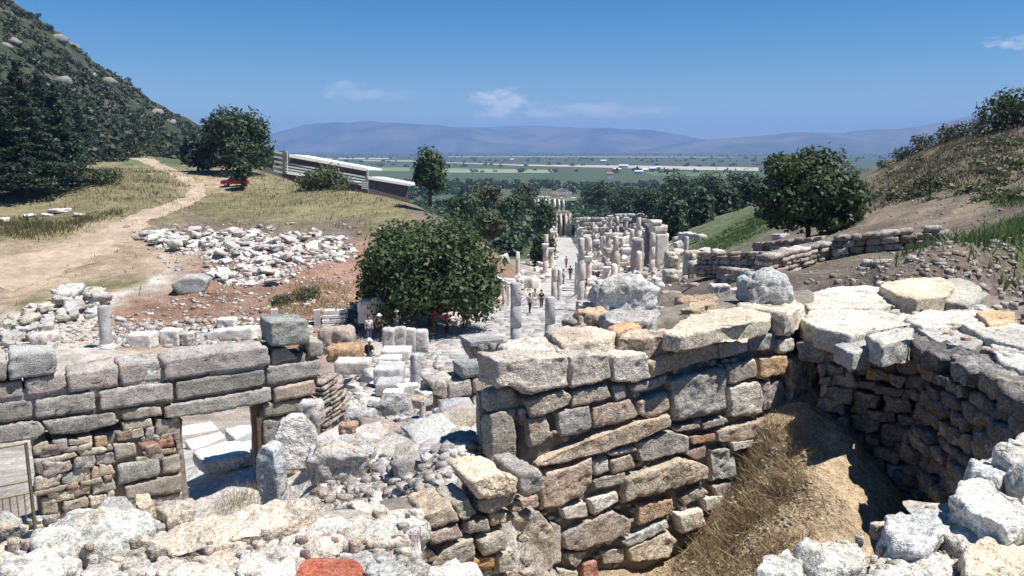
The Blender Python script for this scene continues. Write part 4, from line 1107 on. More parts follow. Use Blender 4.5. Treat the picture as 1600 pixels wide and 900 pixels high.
def build_left_parapet():
    w = empty('ruined_wall_top', (-1.5, 3.8, -2.6))
    tag(w, 'top of a ruined wall with big pale slabs at the bottom left', 'wall', kind='thing')
    prism_core(w, [(-60, 880), (40, 838), (150, 812), (235, 806), (300, 806), (420, 796), (484, 792), (560, 800), (640, 818), (655, 850), (560, 872), (470, 900), (300, 960), (-60, 990)], -2.17, -3.6, 'dust', cell=.06)
    S = [([(42, 845), (72, 818), (130, 806), (218, 804), (233, 828), (212, 850), (130, 864), (60, 870)], -2.0, .3, (0.44, 0.46, 0.46), .02), ([(150, 800), (162, 782), (203, 779), (212, 798), (190, 806)], -2.04, .3, (0.42, 0.44, 0.45), .03),
         ([(210, 783), (236, 778), (240, 796), (216, 806)], -2.02, .3, CREAM, .04), ([(240, 798), (262, 785), (296, 786), (302, 802), (262, 814)], -2.05, .3, GREY, .02),
         ([(234, 848), (250, 826), (330, 806), (420, 790), (482, 787), (486, 806), (430, 826), (350, 850), (262, 866)], -1.98, .26, (0.52, 0.47, 0.41), .0), ([(0, 905), (6, 880), (45, 866), (105, 872), (112, 892), (80, 910)], -1.90, .25, (0.54, 0.55, 0.54), .02),
         ([(105, 905), (130, 878), (215, 866), (240, 880), (200, 905)], -1.94, .22, (0.40, 0.40, 0.39), .0), ([(362, 900), (372, 874), (412, 862), (462, 868), (462, 896), (420, 912)], -1.84, .2, (0.56, 0.55, 0.53), .02),
         ([(566, 900), (572, 884), (602, 876), (640, 884), (646, 905), (600, 915)], -1.86, .2, (0.40, 0.42, 0.44), .02), ([(664, 905), (672, 888), (712, 880), (750, 888), (756, 905), (710, 915)], -1.86, .2, (0.54, 0.54, 0.52), .02),
         ([(575, 868), (595, 858), (612, 866), (600, 874)], -1.98, .14, BLUE, .0), ([(300, 872), (350, 852), (420, 850), (400, 872), (340, 890)], -1.98, .2, (0.46, 0.42, 0.37), .0), ([(470, 850), (520, 830), (560, 842), (540, 862), (490, 868)], -2.02, .2, (0.48, 0.44, 0.40), .0),
         ([(480, 815), (540, 800), (590, 812), (570, 836), (510, 836)], -2.06, .2, (0.46, 0.44, 0.42), .0), ([(590, 820), (640, 822), (640, 845), (600, 850)], -2.08, .2, (0.44, 0.41, 0.38), .0), ([(596, 806), (632, 794), (668, 802), (664, 822), (620, 828)], -2.12, .2, (0.50, 0.46, 0.41), .02), ([(540, 790), (590, 782), (610, 798), (560, 806)], -2.2, .2, (0.48, 0.45, 0.42), .02), ([(240, 890), (300, 878), (350, 892), (340, 912), (250, 915)], -1.9, .2, (0.48, 0.46, 0.43), .0)]
    for pts, z, th, col, pr in S: flat_stone(w, z, pts, th, tuple(np.array(col) * (1.16, 1.1, 1.0)), proud=pr, cell=.014, rough=.085, maxseg=60, edge=.2)
    b = flat_stone(w, -1.84, [(455, 905), (466, 880), (482, 870), (553, 870), (571, 884), (566, 908), (520, 914)], .08, (0.36, 0.105, 0.06), name='brick', cell=.014, rough=.03, edge=.3)
    tag(b, 'flat red brick lying at the bottom edge of the wall top')
    rnd = random.Random(14)
    for k in range(130):
        px, py = rnd.uniform(-10, 650), rnd.uniform(812, 905)
        zt = np.interp(py, [800, 905], [-2.13, -1.97]); T = top_plane(zt, (rnd.uniform(-.2, .2), rnd.uniform(-.2, .2)))
        T = Plane(on_plane(px, py, np.array([0, 0, zt]), np.array([0, 0, 1.0])), T.u, T.v)
        chip(w, T, 0, 0, rnd.uniform(.07, .19), jit(rnd.choice(((0.5, 0.47, 0.42), (0.46, 0.41, 0.36), (0.55, 0.53, 0.5), (0.40, 0.38, 0.36), (0.48, 0.42, 0.36))), .15, rnd), cell=.016, edge=.2, rough=.12, proud=rnd.uniform(-.02, .02))
    T = top_plane(-2.04); rnd = random.Random(13)
    for k in range(90):
        px, py = rnd.uniform(20, 650), rnd.uniform(800, 905)
        T = top_plane(np.interp(py, [800, 905], [-2.08, -1.90]))
        u = T.uv(px, py); chip(w, T, u[0], u[1], rnd.uniform(.02, .05), jit(rnd.choice((LIGHT, CREAM, GREY, WARM, PINK)), .2, rnd), cell=.016, edge=.2, rough=.13, proud=rnd.uniform(0, .03))
build_left_parapet()

# ------------------------------------------------------------------ single blocks and loose stones
def block(px0, px1, pt, pb, Y, name, label, cat, col, mat='marble', depth=None, rz=0.0, poly=None, cell=None, edge=.15, rough=.04, group=None, sink=.08, top_tilt=0.0):
    """a block standing at distance Y, spanning px0..px1 and pt..pb in the photograph"""
    A, B = at(px0, pb, Y), at(px1, pb, Y); t = at(px0, pt, Y)
    wdt, h = B[0] - A[0], t[2] - A[2]
    if poly is None: poly = [(-wdt / 2, -sink), (wdt / 2, -sink), (wdt / 2, h), (-wdt / 2, h)]
    else: poly = [((x - .5) * wdt, y * h - (sink if y <= 0.01 else 0)) for x, y in poly]
    depth = depth or wdt * .8
    _SEED[0] += 1
    me = stone_mesh(poly, depth, cell or max(wdt, h) / 14, edge, rough, M[mat], _SEED[0], 26)
    o = bpy.data.objects.new(name, me)
    c = (A + B) / 2
    o.rotation_euler = (math.pi / 2 - top_tilt, 0, rz)
    o.location = c
    o.color = (*col, 1)
    link(o)
    return tag(o, label, cat, group)

block(432, 500, 652, 722, 7.6, 'stele', 'white marble slab with rounded top leaning by the doorway', 'stone slab', (0.58, 0.55, 0.51), depth=.16, rz=.25, poly=[(0, 0), (1, 0), (1, .35), (.9, .7), (.65, .97), (.38, 1), (.12, .85), (0, .55)], cell=.02, rough=.05, top_tilt=.15)
block(401, 439, 697, 790, 7.0, 'upright_stone', 'grey upright stone leaning in front of the doorway', 'stone', (0.38, 0.40, 0.42), 'stone', depth=.2, rz=-.2, poly=[(.15, 0), (.9, 0), (1, .4), (.8, .95), (.35, 1), (.05, .8), (0, .4)], cell=.02, rough=.06)
block(478, 592, 704, 782, 6.3, 'fallen_block', 'large pale fallen block on the rubble beside the rounded slab', 'stone block', (0.48, 0.47, 0.45), 'stone', depth=.42, rz=.15, poly=[(.02, .5), (.12, 0), (.5, 0), (.75, .3), (1, .6), (.98, .92), (.8, 1), (.15, 1), (0, .85)], cell=.02, rough=.07, edge=.3)
block(540, 625, 676, 735, 9.0, 'fallen_block', 'broad sloping pale rock on the rubble behind the fallen block', 'stone block', (0.47, 0.45, 0.43), 'stone', depth=.6, rz=.3, poly=[(0, 0), (1, 0), (1, .4), (.7, .9), (.35, 1), (.1, .6)], cell=.03, rough=.07, edge=.35, top_tilt=.5)
block(463, 500, 632, 662, 11.5, 'fallen_block', 'small pale lump beside the end of the ashlar wall', 'stone block', (0.46, 0.44, 0.42), 'stone', depth=.4, cell=.04, rough=.1, edge=.5)
block(930, 1028, 440, 494, 7.95, 'boulder', 'large pale boulder resting behind the masonry wall', 'boulder', (0.58, 0.57, 0.55), 'stone', depth=.5, poly=[(0, .35), (.08, 0), (.92, 0), (1, .4), (.99, .75), (.8, .95), (.45, 1), (.1, .9), (.0, .7)], cell=.018, edge=.3, rough=.09, rz=.1)
block(1168, 1250, 429, 468, 8.1, 'boulder', 'rounded grey boulder on the wall left of the long slabs', 'boulder', (0.38, 0.39, 0.38), 'stone', depth=.4, poly=[(0, 0), (1, 0), (1, .5), (.8, .95), (.3, 1), (.05, .7)], cell=.018, edge=.5, rough=.1, rz=.2)
block(900, 950, 486, 515, 7.6, 'loose_stone', 'orange tinted stone left of the large pale boulder', 'stone', (0.46, 0.33, 0.22), 'stone', depth=.3, cell=.02, edge=.5, rough=.1)
block(935, 1035, 494, 522, 7.7, 'loose_stone', 'blue grey slab under the large pale boulder', 'stone', (0.33, 0.36, 0.38), 'stone', depth=.35, cell=.02, edge=.45, rough=.12)

# back of the masonry wall: a low second wall carrying the boulder
def build_back_wall():
    w = empty('back_wall', (1.9, 8.3, -3.4)); tag(w, 'low rubble wall behind the masonry wall under the boulder', 'wall', kind='thing')
    prism_core(w, [(890, 525), (905, 502), (1010, 484), (1080, 480), (1180, 466), (1262, 460), (1262, 476), (1130, 492), (1000, 512), (930, 526)], -1.68, -4.2)
    T = top_plane(-1.66); rnd = random.Random(31)
    for k in range(60):
        px, py = rnd.uniform(890, 1240), rnd.uniform(472, 530)
        b_ = 545 - (px - 800) * .17
        if py < b_ - 45 or py > b_ - 8: continue
        u = T.uv(px, py); chip(w, T, u[0], u[1], rnd.uniform(.05, .13), jit(rnd.choice((LIGHT, CREAM, GREY, WARM, PINK, TANS)), .2, rnd), cell=.025, edge=.2, rough=.13, proud=rnd.uniform(0, .06))
build_back_wall()

# metal gate in the opening at the far left
def build_gate():
    a, b = LP.uv(-40, 830), LP.uv(56, 690)
    P0 = LP.xyz(LP.uv(40, 690)[0], 0, .05); z1 = LP.xyz(0, LP.uv(40, 690)[1])[2]; z0 = -5.7
    u = LP.u; L = 1.5
    g = empty('metal_gate', (P0[0] - u[0] * L / 2, P0[1] - u[1] * L / 2, z0)); tag(g, 'rusty green metal bar gate in the opening at the far left', 'gate')
    m = mat_plain('rusty_metal_material', (0.19, 0.17, 0.11), .6, .4, 14, 0, .5)
    base = np.array(g.location)
    def bar(name, s0, z_0, s1, z_1, r):
        k = MB(); p = P0 + u * s0 - base; q = P0 + u * s1 - base
        k.tube((p[0], p[1], z_0 - base[2]), (q[0], q[1], z_1 - base[2]), r, n=6); obj(name, k.mesh(name, m), g)
    h = z1 - z0
    for s in (0, -.72, -1.45): bar('post', s, z0, s, z1, .024)
    for f in (.99, .62, .50, .12): bar('rail', 0, z0 + h * f, -1.45, z0 + h * f, .017)
    for k in range(1, 16):
        if k != 8: bar('bar', -k * .0906, z0 + h * .12, -k * .0906, z0 + h * .50, .008)
build_gate()

for i, (pts, z, col) in enumerate((([(288, 690), (345, 676), (360, 690), (300, 706)], -5.62, (0.62, 0.60, 0.57)), ([(300, 708), (362, 692), (400, 690), (398, 712), (320, 728)], -5.66, (0.64, 0.63, 0.61)), ([(280, 668), (330, 660), (342, 672), (285, 686)], -5.6, (0.58, 0.54, 0.48)), ([(350, 672), (398, 664), (402, 684), (366, 688)], -5.6, (0.60, 0.58, 0.55)))):
    cq = hit(sum(p[0] for p in pts) / 4, sum(p[1] for p in pts) / 4, 12.6); z = gz(cq[0], cq[1]) + .10
    o = flat_stone(None, z, pts, .24, col, cell=.08, edge=.12, rough=.05, proud=.05, name='marble_slab', mat='marble')
    tag(o, ('left white slab on the floor behind the doorway', 'front white slab on the floor behind the doorway', 'rear pale slab on the floor behind the doorway', 'right white slab on the floor behind the doorway', 'white slab on the floor behind the metal gate')[i], 'stone slab', 'floor slabs behind the ashlar wall')

# ------------------------------------------------------------------ loose stones: a few shapes shared by many
def rock_lib(n, mat, cell=.14, edge=.35, rough=.1, asp=((.5, 1.0), (.35, .8)), seed=0):
    rnd = random.Random(seed); out = []
    for k in range(n):
        a, b = rnd.uniform(*asp[0]), rnd.uniform(*asp[1])
        j = lambda: rnd.uniform(-.12, .12)
        poly = [(-.5 + j(), -a / 2 + j()), (.5 + j(), -a / 2 + j()), (.5 + j(), a / 2 + j()), (0 + j(), a / 2 + j() * .6), (-.5 + j(), a / 2 + j())]
        me = stone_mesh(poly, b, cell, edge, rough, M[mat], 500 + seed * 40 + k, 10)
        v = np.empty(len(me.vertices) * 3); me.vertices.foreach_get('co', v); v = v.reshape(-1, 3); v[:, 2] += b * .5
        me.vertices.foreach_set('co', v.ravel()); me.update()
        out.append(me)
    return out
LIB = rock_lib(14, 'marble', seed=1, edge=.14, rough=.08)
LIBR = rock_lib(10, 'stone_mid', seed=2, edge=.25, rough=.12)
MARB = (0.62, 0.60, 0.57)

def loose(lib, x, y, z, s, col, label, cat, group, name, rnd, flat=1.0, tilt=.4):
    o = obj(name, rnd.choice(lib), None, (x, y, z + .22 * s * flat), (rnd.uniform(-tilt, tilt), rnd.uniform(-tilt, tilt), rnd.uniform(0, 6.3)), (s, s * rnd.uniform(.75, 1.1), s * flat * rnd.uniform(.7, 1.1)), col)
    return tag(o, label, cat, group)

def in_poly(p, poly):
    c = False; x, y = p; n = len(poly)
    for i in range(n):
        (x1, y1), (x2, y2) = poly[i], poly[i - 1]
        if (y1 > y) != (y2 > y) and x < (x2 - x1) * (y - y1) / (y2 - y1) + x1: c = not c
    return c

def heap(polys, n, smin, smax, cols, lib, label, cat, group, name, seed, layer=.35, flat=.75, zones=None):
    rnd = random.Random(seed); k = 0; tries = 0; near = []
    while k < n and tries < n * 60:
        tries += 1
        pl = rnd.choice(polys)
        xs = [p[0] for p in pl]; ys = [p[1] for p in pl]
        p = (rnd.uniform(min(xs), max(xs)), rnd.uniform(min(ys), max(ys)))
        if not in_poly(p, pl): continue
        q = hit(*p)
        s = rnd.uniform(smin, smax) * (1.35 if rnd.random() < .15 else 1)
        cnt = sum(1 for a in near if (a[0] - q[0]) ** 2 + (a[1] - q[1]) ** 2 < (.34 * (a[2] + s)) ** 2)
        if cnt > 1: continue
        near.append((q[0], q[1], s))
        col = jit(rnd.choice(cols), .12, rnd)
        lab = label
        if zones: lab = ('large ' if s > smin + .72 * (smax - smin) else 'small ' if s < smin + .3 * (smax - smin) else '') + ('greyish ' if max(col) < .53 else '') + label + zones[polys.index(pl)]
        loose(lib, q[0], q[1], q[2] + cnt * layer * s - .05, s, col, lab, cat, group, name, rnd, flat)
        k += 1
    return k

WH = (MARB, (0.54, 0.52, 0.49), (0.64, 0.61, 0.57), (0.46, 0.44, 0.42), (0.58, 0.53, 0.47))
heap([[(222, 366), (255, 362), (300, 358), (345, 372), (352, 398), (300, 396), (262, 388), (232, 380)], [(322, 412), (355, 395), (420, 392), (470, 400), (440, 448), (395, 452), (340, 446), (325, 430)],
      [(345, 366), (400, 362), (410, 395), (355, 392)], [(395, 385), (420, 372), (480, 368), (540, 376), (562, 398), (540, 412), (480, 418), (430, 425), (400, 410)]], 290, .55, 1.35, WH + ((0.42, 0.40, 0.38),), LIB, 'white marble fragment ', 'marble block', 'marble fragments heaped beside the dirt road', 'marble_fragment', 5, flat=.55,
     zones=('at the road end of the big heap', 'at the lower front of the big heap', 'at the upper middle of the big heap', 'at the fig tree end of the big heap'))
heap([[(45, 490), (90, 470), (165, 462), (168, 482), (130, 500), (90, 500), (40, 520)], [(0, 520), (40, 512), (75, 520), (90, 545), (0, 552)], [(70, 475), (160, 462), (160, 490), (100, 505)]], 100, .45, 1.25, WH + ((0.52, 0.5, 0.42),), LIBR,
     'pale stone ', 'stone', 'pale stones heaped on the left bank', 'heap_stone', 7, zones=('along the crest of the low left bank heap', 'at the bottom of the low left bank heap', 'near the column stump in the left bank heap'))
heap([[(180, 500), (300, 470), (560, 470), (560, 520), (420, 522), (190, 540)], [(230, 470), (330, 455), (400, 460), (380, 490), (230, 495)], [(400, 460), (540, 440), (550, 480), (420, 495)]], 70, .2, .5, ((0.5, 0.46, 0.42), (0.42, 0.33, 0.27), (0.58, 0.56, 0.53)), LIBR, 'stone lying on the red earth ', 'stone', 'small stones on the red earth bank', 'bank_stone', 9, zones=('between column stump and relief slab', 'just below the flat grey block', 'beside the brown shrubs'))
heap([[(190, 340), (240, 350), (230, 380), (200, 372)], [(560, 360), (640, 345), (600, 372), (560, 380)], [(230, 350), (400, 350), (540, 352), (540, 362), (300, 362)]], 45, .3, .8, ((0.45, 0.4, 0.36), (0.3, 0.22, 0.18), (0.52, 0.5, 0.47)), LIBR, 'brownish stone ', 'stone', 'stones along the meadow edge', 'edge_stone', 10, zones=('beside the dirt road above the heap', 'on the meadow edge above the fig tree', 'along the meadow edge above the heap'))
for px, py, s in ((8, 345, 1.6), (45, 338, 1.5), (90, 332, 2.2), (75, 337, 1.2), (125, 338, 1.2)):
    q = hit(px, py); loose(LIB, q[0], q[1], q[2], s, MARB, 'white block in the dry grass below the cedars', 'marble block', 'white blocks below the cedars', 'marble_block', random, .5, .15)
block(268, 324, 432, 460, hit(296, 461)[1], 'flat_block', 'big flat grey block at the lower left end of the marble heap', 'stone block', (0.40, 0.42, 0.40), 'stone_mid', depth=2.4, rz=.2, poly=[(0, .5), (.2, 0), (.9, 0), (1, .7), (.8, 1), (.3, .95)], edge=.2)

# along the upper edge of the marble street, left side
def dist(px, py): return hit(px, py)[1]
def column(px, pt, pb, wpx, label, Y=None, name='column', plinth=False, cap=False, flute=False, col=(0.50, 0.49, 0.48), group=None, square=False, broken=True, two_tone=None):
    Y = Y or dist(px, pb)
    P = at(px, pb, Y); h = at(px, pt, Y)[2] - P[2]; r = at(px + wpx / 2, pb, Y)[0] - P[0]
    e = empty(name, tuple(P)); tag(e, label, 'column', group)
    m = MB()
    z0 = 0.0
    if plinth:
        pl = MB(); pl.box((0, 0, .11 * r - .2), (3.2 * r, 3.2 * r, .55 * r + .4)); obj('plinth', pl.mesh('plinth', M['marble']), e, color=MARB); z0 = .38 * r
        bs = MB(); bs.lathe([(1.35 * r, z0), (1.42 * r, z0 + .12 * r), (1.3 * r, z0 + .25 * r), (1.12 * r, z0 + .3 * r), (1.2 * r, z0 + .45 * r), (1.02 * r, z0 + .55 * r)], n=18); obj('base', bs.mesh('base', M['marble'], True), e, color=MARB)
        z0 += .5 * r
    if square:
        m.box((0, 0, (h + z0) / 2 - .1), (2 * r, 2 * r, h - z0 + .2), .3, .96)
    else:
        prof = [(r, -.3 if not plinth else z0)]
        nd = max(1, int(round((h - z0) / 1.7)))
        for t_ in range(nd):
            a_, b_ = t_ / nd, (t_ + 1) / nd
            for f_ in (a_ + .012 / nd, (a_ + b_) / 2, b_ - .03 / nd): prof.append((r * (1 - .10 * f_), z0 + (h - z0) * f_))
            if t_ < nd - 1: prof += [(r * .93 * (1 - .10 * b_), z0 + (h - z0) * (b_ - .02 / nd)), (r * .93 * (1 - .10 * b_), z0 + (h - z0) * (b_ + .004 / nd))]
        prof.append((r * .82, h))
        m.lathe(prof, n=40 if flute else 20, flute=.12 if flute else 0, nf=20 if flute else 0)
    me = m.mesh('shaft', M['marble'], not square)
    if not square:
        vs = np.empty(len(me.vertices) * 3); me.vertices.foreach_get('co', vs); vs = vs.reshape(-1, 3)
        d = fbm(vs / (r * 1.5) + px, int(px), 3)
        top = vs[:, 2] > h * .93
        vs[:, :2] *= (1 + .05 * d)[:, None]
        if broken: vs[top, 2] += r * .5 * fbm(vs[top] / r + 3, int(px) + 7, 2)
        me.vertices.foreach_set('co', vs.ravel()); me.update()
    obj('shaft', me, e, color=col)
    if cap:
        c = MB(); c.lathe([(.86 * r, h - .1 * r), (.95 * r, h + .2 * r), (1.15 * r, h + .7 * r), (1.45 * r, h + 1.25 * r), (1.5 * r, h + 1.3 * r)], n=18); c.box((0, 0, h + 1.45 * r), (2.7 * r, 2.7 * r, .32 * r)); obj('capital', c.mesh('capital', M['marble']), e, color=MARB)
    return e

column(167, 478, 545, 19, 'grey column stump on a plinth beside the pale stones at left', plinth=True, col=(0.42, 0.43, 0.43), broken=False)
column(430, 483, 508, 11, 'short pale pillar behind the ashlar wall top block', square=True)
column(496, 484, 510, 10, 'slender pale pillar left of the stepped marble block', square=True)
column(650, 552, 606, 17, 'fluted marble column stump on the rubble slope', Y=24, flute=True, col=(0.50, 0.50, 0.50))
column(661, 626, 692, 11, 'slim grey marble post on the rubble slope', Y=12.5, col=(0.45, 0.43, 0.42), broken=False)
column(806, 442, 545, 18, 'tall plain grey column on the street beside the masonry wall', Y=54, cap=False, col=(0.40, 0.40, 0.41), broken=False)
column(859, 464, 545, 17, 'shorter plain grey column right of the tall one', Y=54, col=(0.42, 0.41, 0.41), broken=False)
column(907, 372, 470, 11, 'slender pale column rising above the street ruins', Y=72, col=(0.52, 0.48, 0.45))
column(907, 470, 505, 17, 'thick column drum under the slender pale column', Y=60, col=(0.45, 0.42, 0.40), broken=False)
column(865, 418, 462, 8, 'pair mate column with tan stain by the street', Y=82, col=(0.50, 0.44, 0.37), cap=False)
column(874, 420, 470, 7, 'thin white column right of the tan stained one', Y=80, col=MARB)
column(809, 394, 430, 7, 'small white column on the bank above the street', Y=95, col=MARB, plinth=True)
column(787, 446, 480, 5, 'white post at the edge of the fig tree', Y=76, col=MARB)
column(795, 446, 482, 5, 'second white post right of the fig tree', Y=75, col=MARB)

def sblock(px0, px1, pt, pb, name, label, col, **kw):
    kw.setdefault('cat', 'marble block'); cat = kw.pop('cat')
    Y = kw.pop('Y', None) or dist((px0 + px1) / 2, pb)
    return block(px0, px1, pt, pb, Y, name, label, cat, col, **kw)
sblock(198, 236, 523, 545, 'carved_block', 'white carved block just right of the column stump', MARB)
sblock(250, 279, 517, 540, 'marble_block', 'squat white block with a moulded top behind the wall', MARB)
sblock(282, 303, 520, 540, 'broken_block', 'broken white lump between the squat block and the long slab', (0.5, 0.47, 0.44), rough=.12)
sblock(320, 396, 512, 533, 'long_slab', 'long white slab with dark underside behind the wall', MARB, depth=1.2, poly=[(0, 0), (1, 0), (1, 1), (.4, .8), (0, .6)])
sblock(338, 366, 499, 513, 'marble_block', 'white block perched above the long slab', MARB)
sblock(391, 422, 513, 527, 'carved_block', 'low white carved block left of the wall top block', MARB)
sblock(500, 548, 515, 550, 'tan_block', 'big rounded tan block right of the ashlar wall end', (0.48, 0.40, 0.33), mat='stone_mid', Y=36, edge=.4, rough=.08)
sblock(510, 560, 545, 566, 'orange_block', 'orange stained rough block below the tan block', (0.45, 0.27, 0.14), mat='stone_mid', Y=34, edge=.4, rough=.12)
sblock(560, 601, 466, 503, 'relief_slab', 'large marble slab carved with a relief at the edge of the fig tree', MARB, depth=.8, Y=57, rough=.09, poly=[(0, 0), (1, 0), (1, .85), (.85, 1), (0, .82)])
for k, (a, b, t) in enumerate(((597, 616, 514), (614, 634, 512), (632, 650, 514), (648, 668, 516))):
    sblock(a, b, t, 549, 'altar_block', ('leftmost of four rounded grey altars by the street', 'second of four rounded grey altars by the street', 'third of four rounded grey altars by the street', 'rightmost of four rounded grey altars by the street')[k], (0.46, 0.44, 0.42), Y=46 + k * .4, edge=.5, rough=.06, group='grey altars in a row by the street')
sblock(595, 640, 548, 560, 'step_slab', 'white step slab in front of the altars', MARB, Y=42, depth=1.2)
sblock(590, 625, 560, 573, 'step_slab', 'white slab lying below the step slab', MARB, Y=38)
sblock(522, 577, 566, 584, 'ledge_block', 'pale ledge block left of the standing visitor', (0.58, 0.54, 0.48), Y=33, depth=1.0)
sblock(583, 628, 577, 600, 'fallen_slab', 'grey slab lying on the slope below the steps', (0.48, 0.48, 0.48), Y=29, depth=1.3)
sblock(586, 625, 600, 616, 'fallen_slab', 'darker grey slab under the lying slab', (0.40, 0.39, 0.39), Y=27, depth=1.0)
sblock(597, 627, 613, 626, 'marble_bar', 'short white marble bar on the slope', MARB, Y=21, depth=.4, rz=-.1)
sblock(622, 657, 603, 618, 'marble_bar', 'longer white marble bar beside the fluted stump', MARB, Y=22, depth=.35, rz=.35)
sblock(640, 668, 612, 628, 'marble_bar', 'tilted white marble bar right of the fluted stump', MARB, Y=20, depth=.3, rz=-.9)
sblock(636, 664, 624, 648, 'orange_block', 'orange cream lump above the slim post', (0.52, 0.41, 0.31), mat='stone_mid', Y=17, edge=.45, rough=.1)
sblock(533, 582, 647, 676, 'fallen_block', 'pale boulder like block on the slope beside the brick pier', (0.48, 0.47, 0.46), mat='stone_mid', Y=13, edge=.45, rough=.09, cat='stone block')
sblock(530, 556, 664, 690, 'orange_block', 'small orange block with a dark hollow under it', (0.47, 0.31, 0.22), mat='stone_mid', Y=11.5, edge=.4, rough=.1)
sblock(588, 640, 628, 652, 'rubble_block', 'grey broken block in the middle of the slope', (0.40, 0.39, 0.39), mat='stone_mid', Y=16, edge=.4, rough=.12, cat='stone block')
sblock(572, 600, 630, 650, 'rubble_block', 'dark grey lump left of the broken block', (0.33, 0.33, 0.34), mat='stone_mid', Y=16, edge=.5, rough=.12, cat='stone block')
sblock(612, 650, 652, 680, 'rubble_block', 'angular grey block behind the slim post', (0.42, 0.41, 0.41), mat='stone_mid', Y=12.5, edge=.3, rough=.12, cat='stone block')
sblock(676, 745, 640, 690, 'fallen_block', 'broad blue grey block below the low ashlar wall', (0.36, 0.37, 0.37), mat='stone', Y=11.5, edge=.35, rough=.06, cat='stone block', depth=.6, poly=[(0, .1), (.1, 0), (.95, 0), (1, .6), (.8, 1), (.15, .95), (0, .6)])
sblock(738, 786, 632, 660, 'fallen_block', 'tan and grey block tucked under the left end of the masonry wall', (0.44, 0.38, 0.31), mat='stone_mid', Y=12.5, edge=.3, rough=.08, cat='stone block')
sblock(1036, 1064, 458, 482, 'moulded_block', 'dark moulded block right of the large boulder', (0.28, 0.25, 0.23), Y=22, cat='stone block')
sblock(1112, 1142, 446, 468, 'cut_block', 'pale cut block in front of the relief pillars', (0.55, 0.52, 0.48), Y=24)
sblock(1138, 1160, 452, 464, 'cut_block', 'small white cut block beside the pale one', MARB, Y=25)
sblock(1062, 1130, 470, 490, 'flat_block', 'low orange brown block behind the tilted slab', (0.45, 0.33, 0.22), mat='stone_mid', Y=14, edge=.4, rough=.1, cat='stone block')

# stepped marble block
def build_steps():
    Y = dist(522, 510); P = at(522, 510, Y); s = (at(540, 510, Y)[0] - P[0])
    e = empty('stepped_block', tuple(P)); tag(e, 'stepped marble seat block left of the fig tree', 'marble block')
    for k in range(4):
        m = MB(); m.box((0, .25 * k, .12 + .30 * k), (2 * s, .9, .2), .1); obj('step', m.mesh('step', M['marble']), e, color=MARB)
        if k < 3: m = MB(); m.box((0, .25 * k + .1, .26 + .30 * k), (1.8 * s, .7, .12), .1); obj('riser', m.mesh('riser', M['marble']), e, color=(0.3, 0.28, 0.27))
build_steps()

# the basket-like capital by the street
def build_capital():
    Y = 25.0; P = at(752, 560, Y); r = (at(780, 560, Y)[0] - P[0])
    e = empty('column_capital', tuple(P)); tag(e, 'dark weathered column capital standing on the low wall', 'capital')
    m = MB(); m.lathe([(.62 * r, -.1), (.72 * r, .1 * r), (.8 * r, .3 * r), (.78 * r, .36 * r), (.95 * r, .65 * r), (1.0 * r, .95 * r), (.85 * r, 1.0 * r)], n=30, flute=.12, nf=10); obj('bell', m.mesh('bell', M['stone_mid'], True), e, color=(0.30, 0.30, 0.29))
    for k in range(8):
        t = k * math.pi / 4; b = MB(); b.tube((r * .72 * math.cos(t), r * .72 * math.sin(t), .35 * r), (r * 1.0 * math.cos(t), r * 1.0 * math.sin(t), 1.05 * r), .14 * r, .2 * r, 7); obj('leaf', b.mesh('leaf', M['stone_mid'], True), e, color=(0.36, 0.35, 0.34))
    b = MB(); b.box((0, 0, 1.1 * r), (1.9 * r, 1.9 * r, .22 * r), .4); obj('abacus', b.mesh('abacus', M['stone_mid']), e, color=(0.42, 0.42, 0.41))
build_capital()

# low ashlar wall at the street end of the slope
def low_ashlar():
    P = wall_plane(668, 640, 20.0, R(66)); w = base_empty('ashlar_terrace', P, .8, -.2)
    tag(w, 'low terrace wall of cut blocks between slope and street', 'wall', kind='thing')
    for pts, col in (([(664, 592), (700, 598), (700, 628), (680, 618)], (0.42, 0.38, 0.34)), ([(698, 598), (736, 592), (738, 618), (700, 627)], (0.44, 0.41, 0.37)), ([(738, 592), (784, 585), (786, 608), (740, 617)], (0.42, 0.38, 0.35)),
                     ([(682, 622), (735, 620), (737, 640), (686, 646)], (0.40, 0.38, 0.35)), ([(738, 619), (788, 610), (788, 632), (740, 640)], (0.44, 0.39, 0.34)), ([(684, 648), (736, 642), (736, 664), (688, 668)], (0.36, 0.35, 0.34)), ([(738, 642), (788, 634), (788, 656), (740, 662)], GREY),
                     ([(718, 572), (782, 566), (784, 584), (722, 592)], (0.33, 0.34, 0.35))):
        uv = np.array([P.uv(*p) for p in pts]); put_stone(w, P, uv, .7, jit(col, .05), 'stone_mid', cell=.09, edge=.15, rough=.04, joint=.02)
    T = top_plane(P.xyz(0, P.uv(700, 597)[1])[2])
    for pts, col in (([(676, 585), (705, 578), (720, 584), (696, 594)], (0.58, 0.53, 0.40)), ([(664, 590), (690, 584), (700, 596), (682, 600)], (0.50, 0.46, 0.42))):
        uv = np.array([T.uv(*p) for p in pts]); put_stone(w, T, uv, .2, col, 'stone_mid', proud=.04, cell=.1, edge=.2, rough=.05)
    q = [P.uv(*p) for p in ((668, 640), (788, 640))]
    core_box(w, P, q[0][0] + .15, q[1][0] + 1.5, -1.2, .5, -1.0, -.15, cell=.3)
low_ashlar()

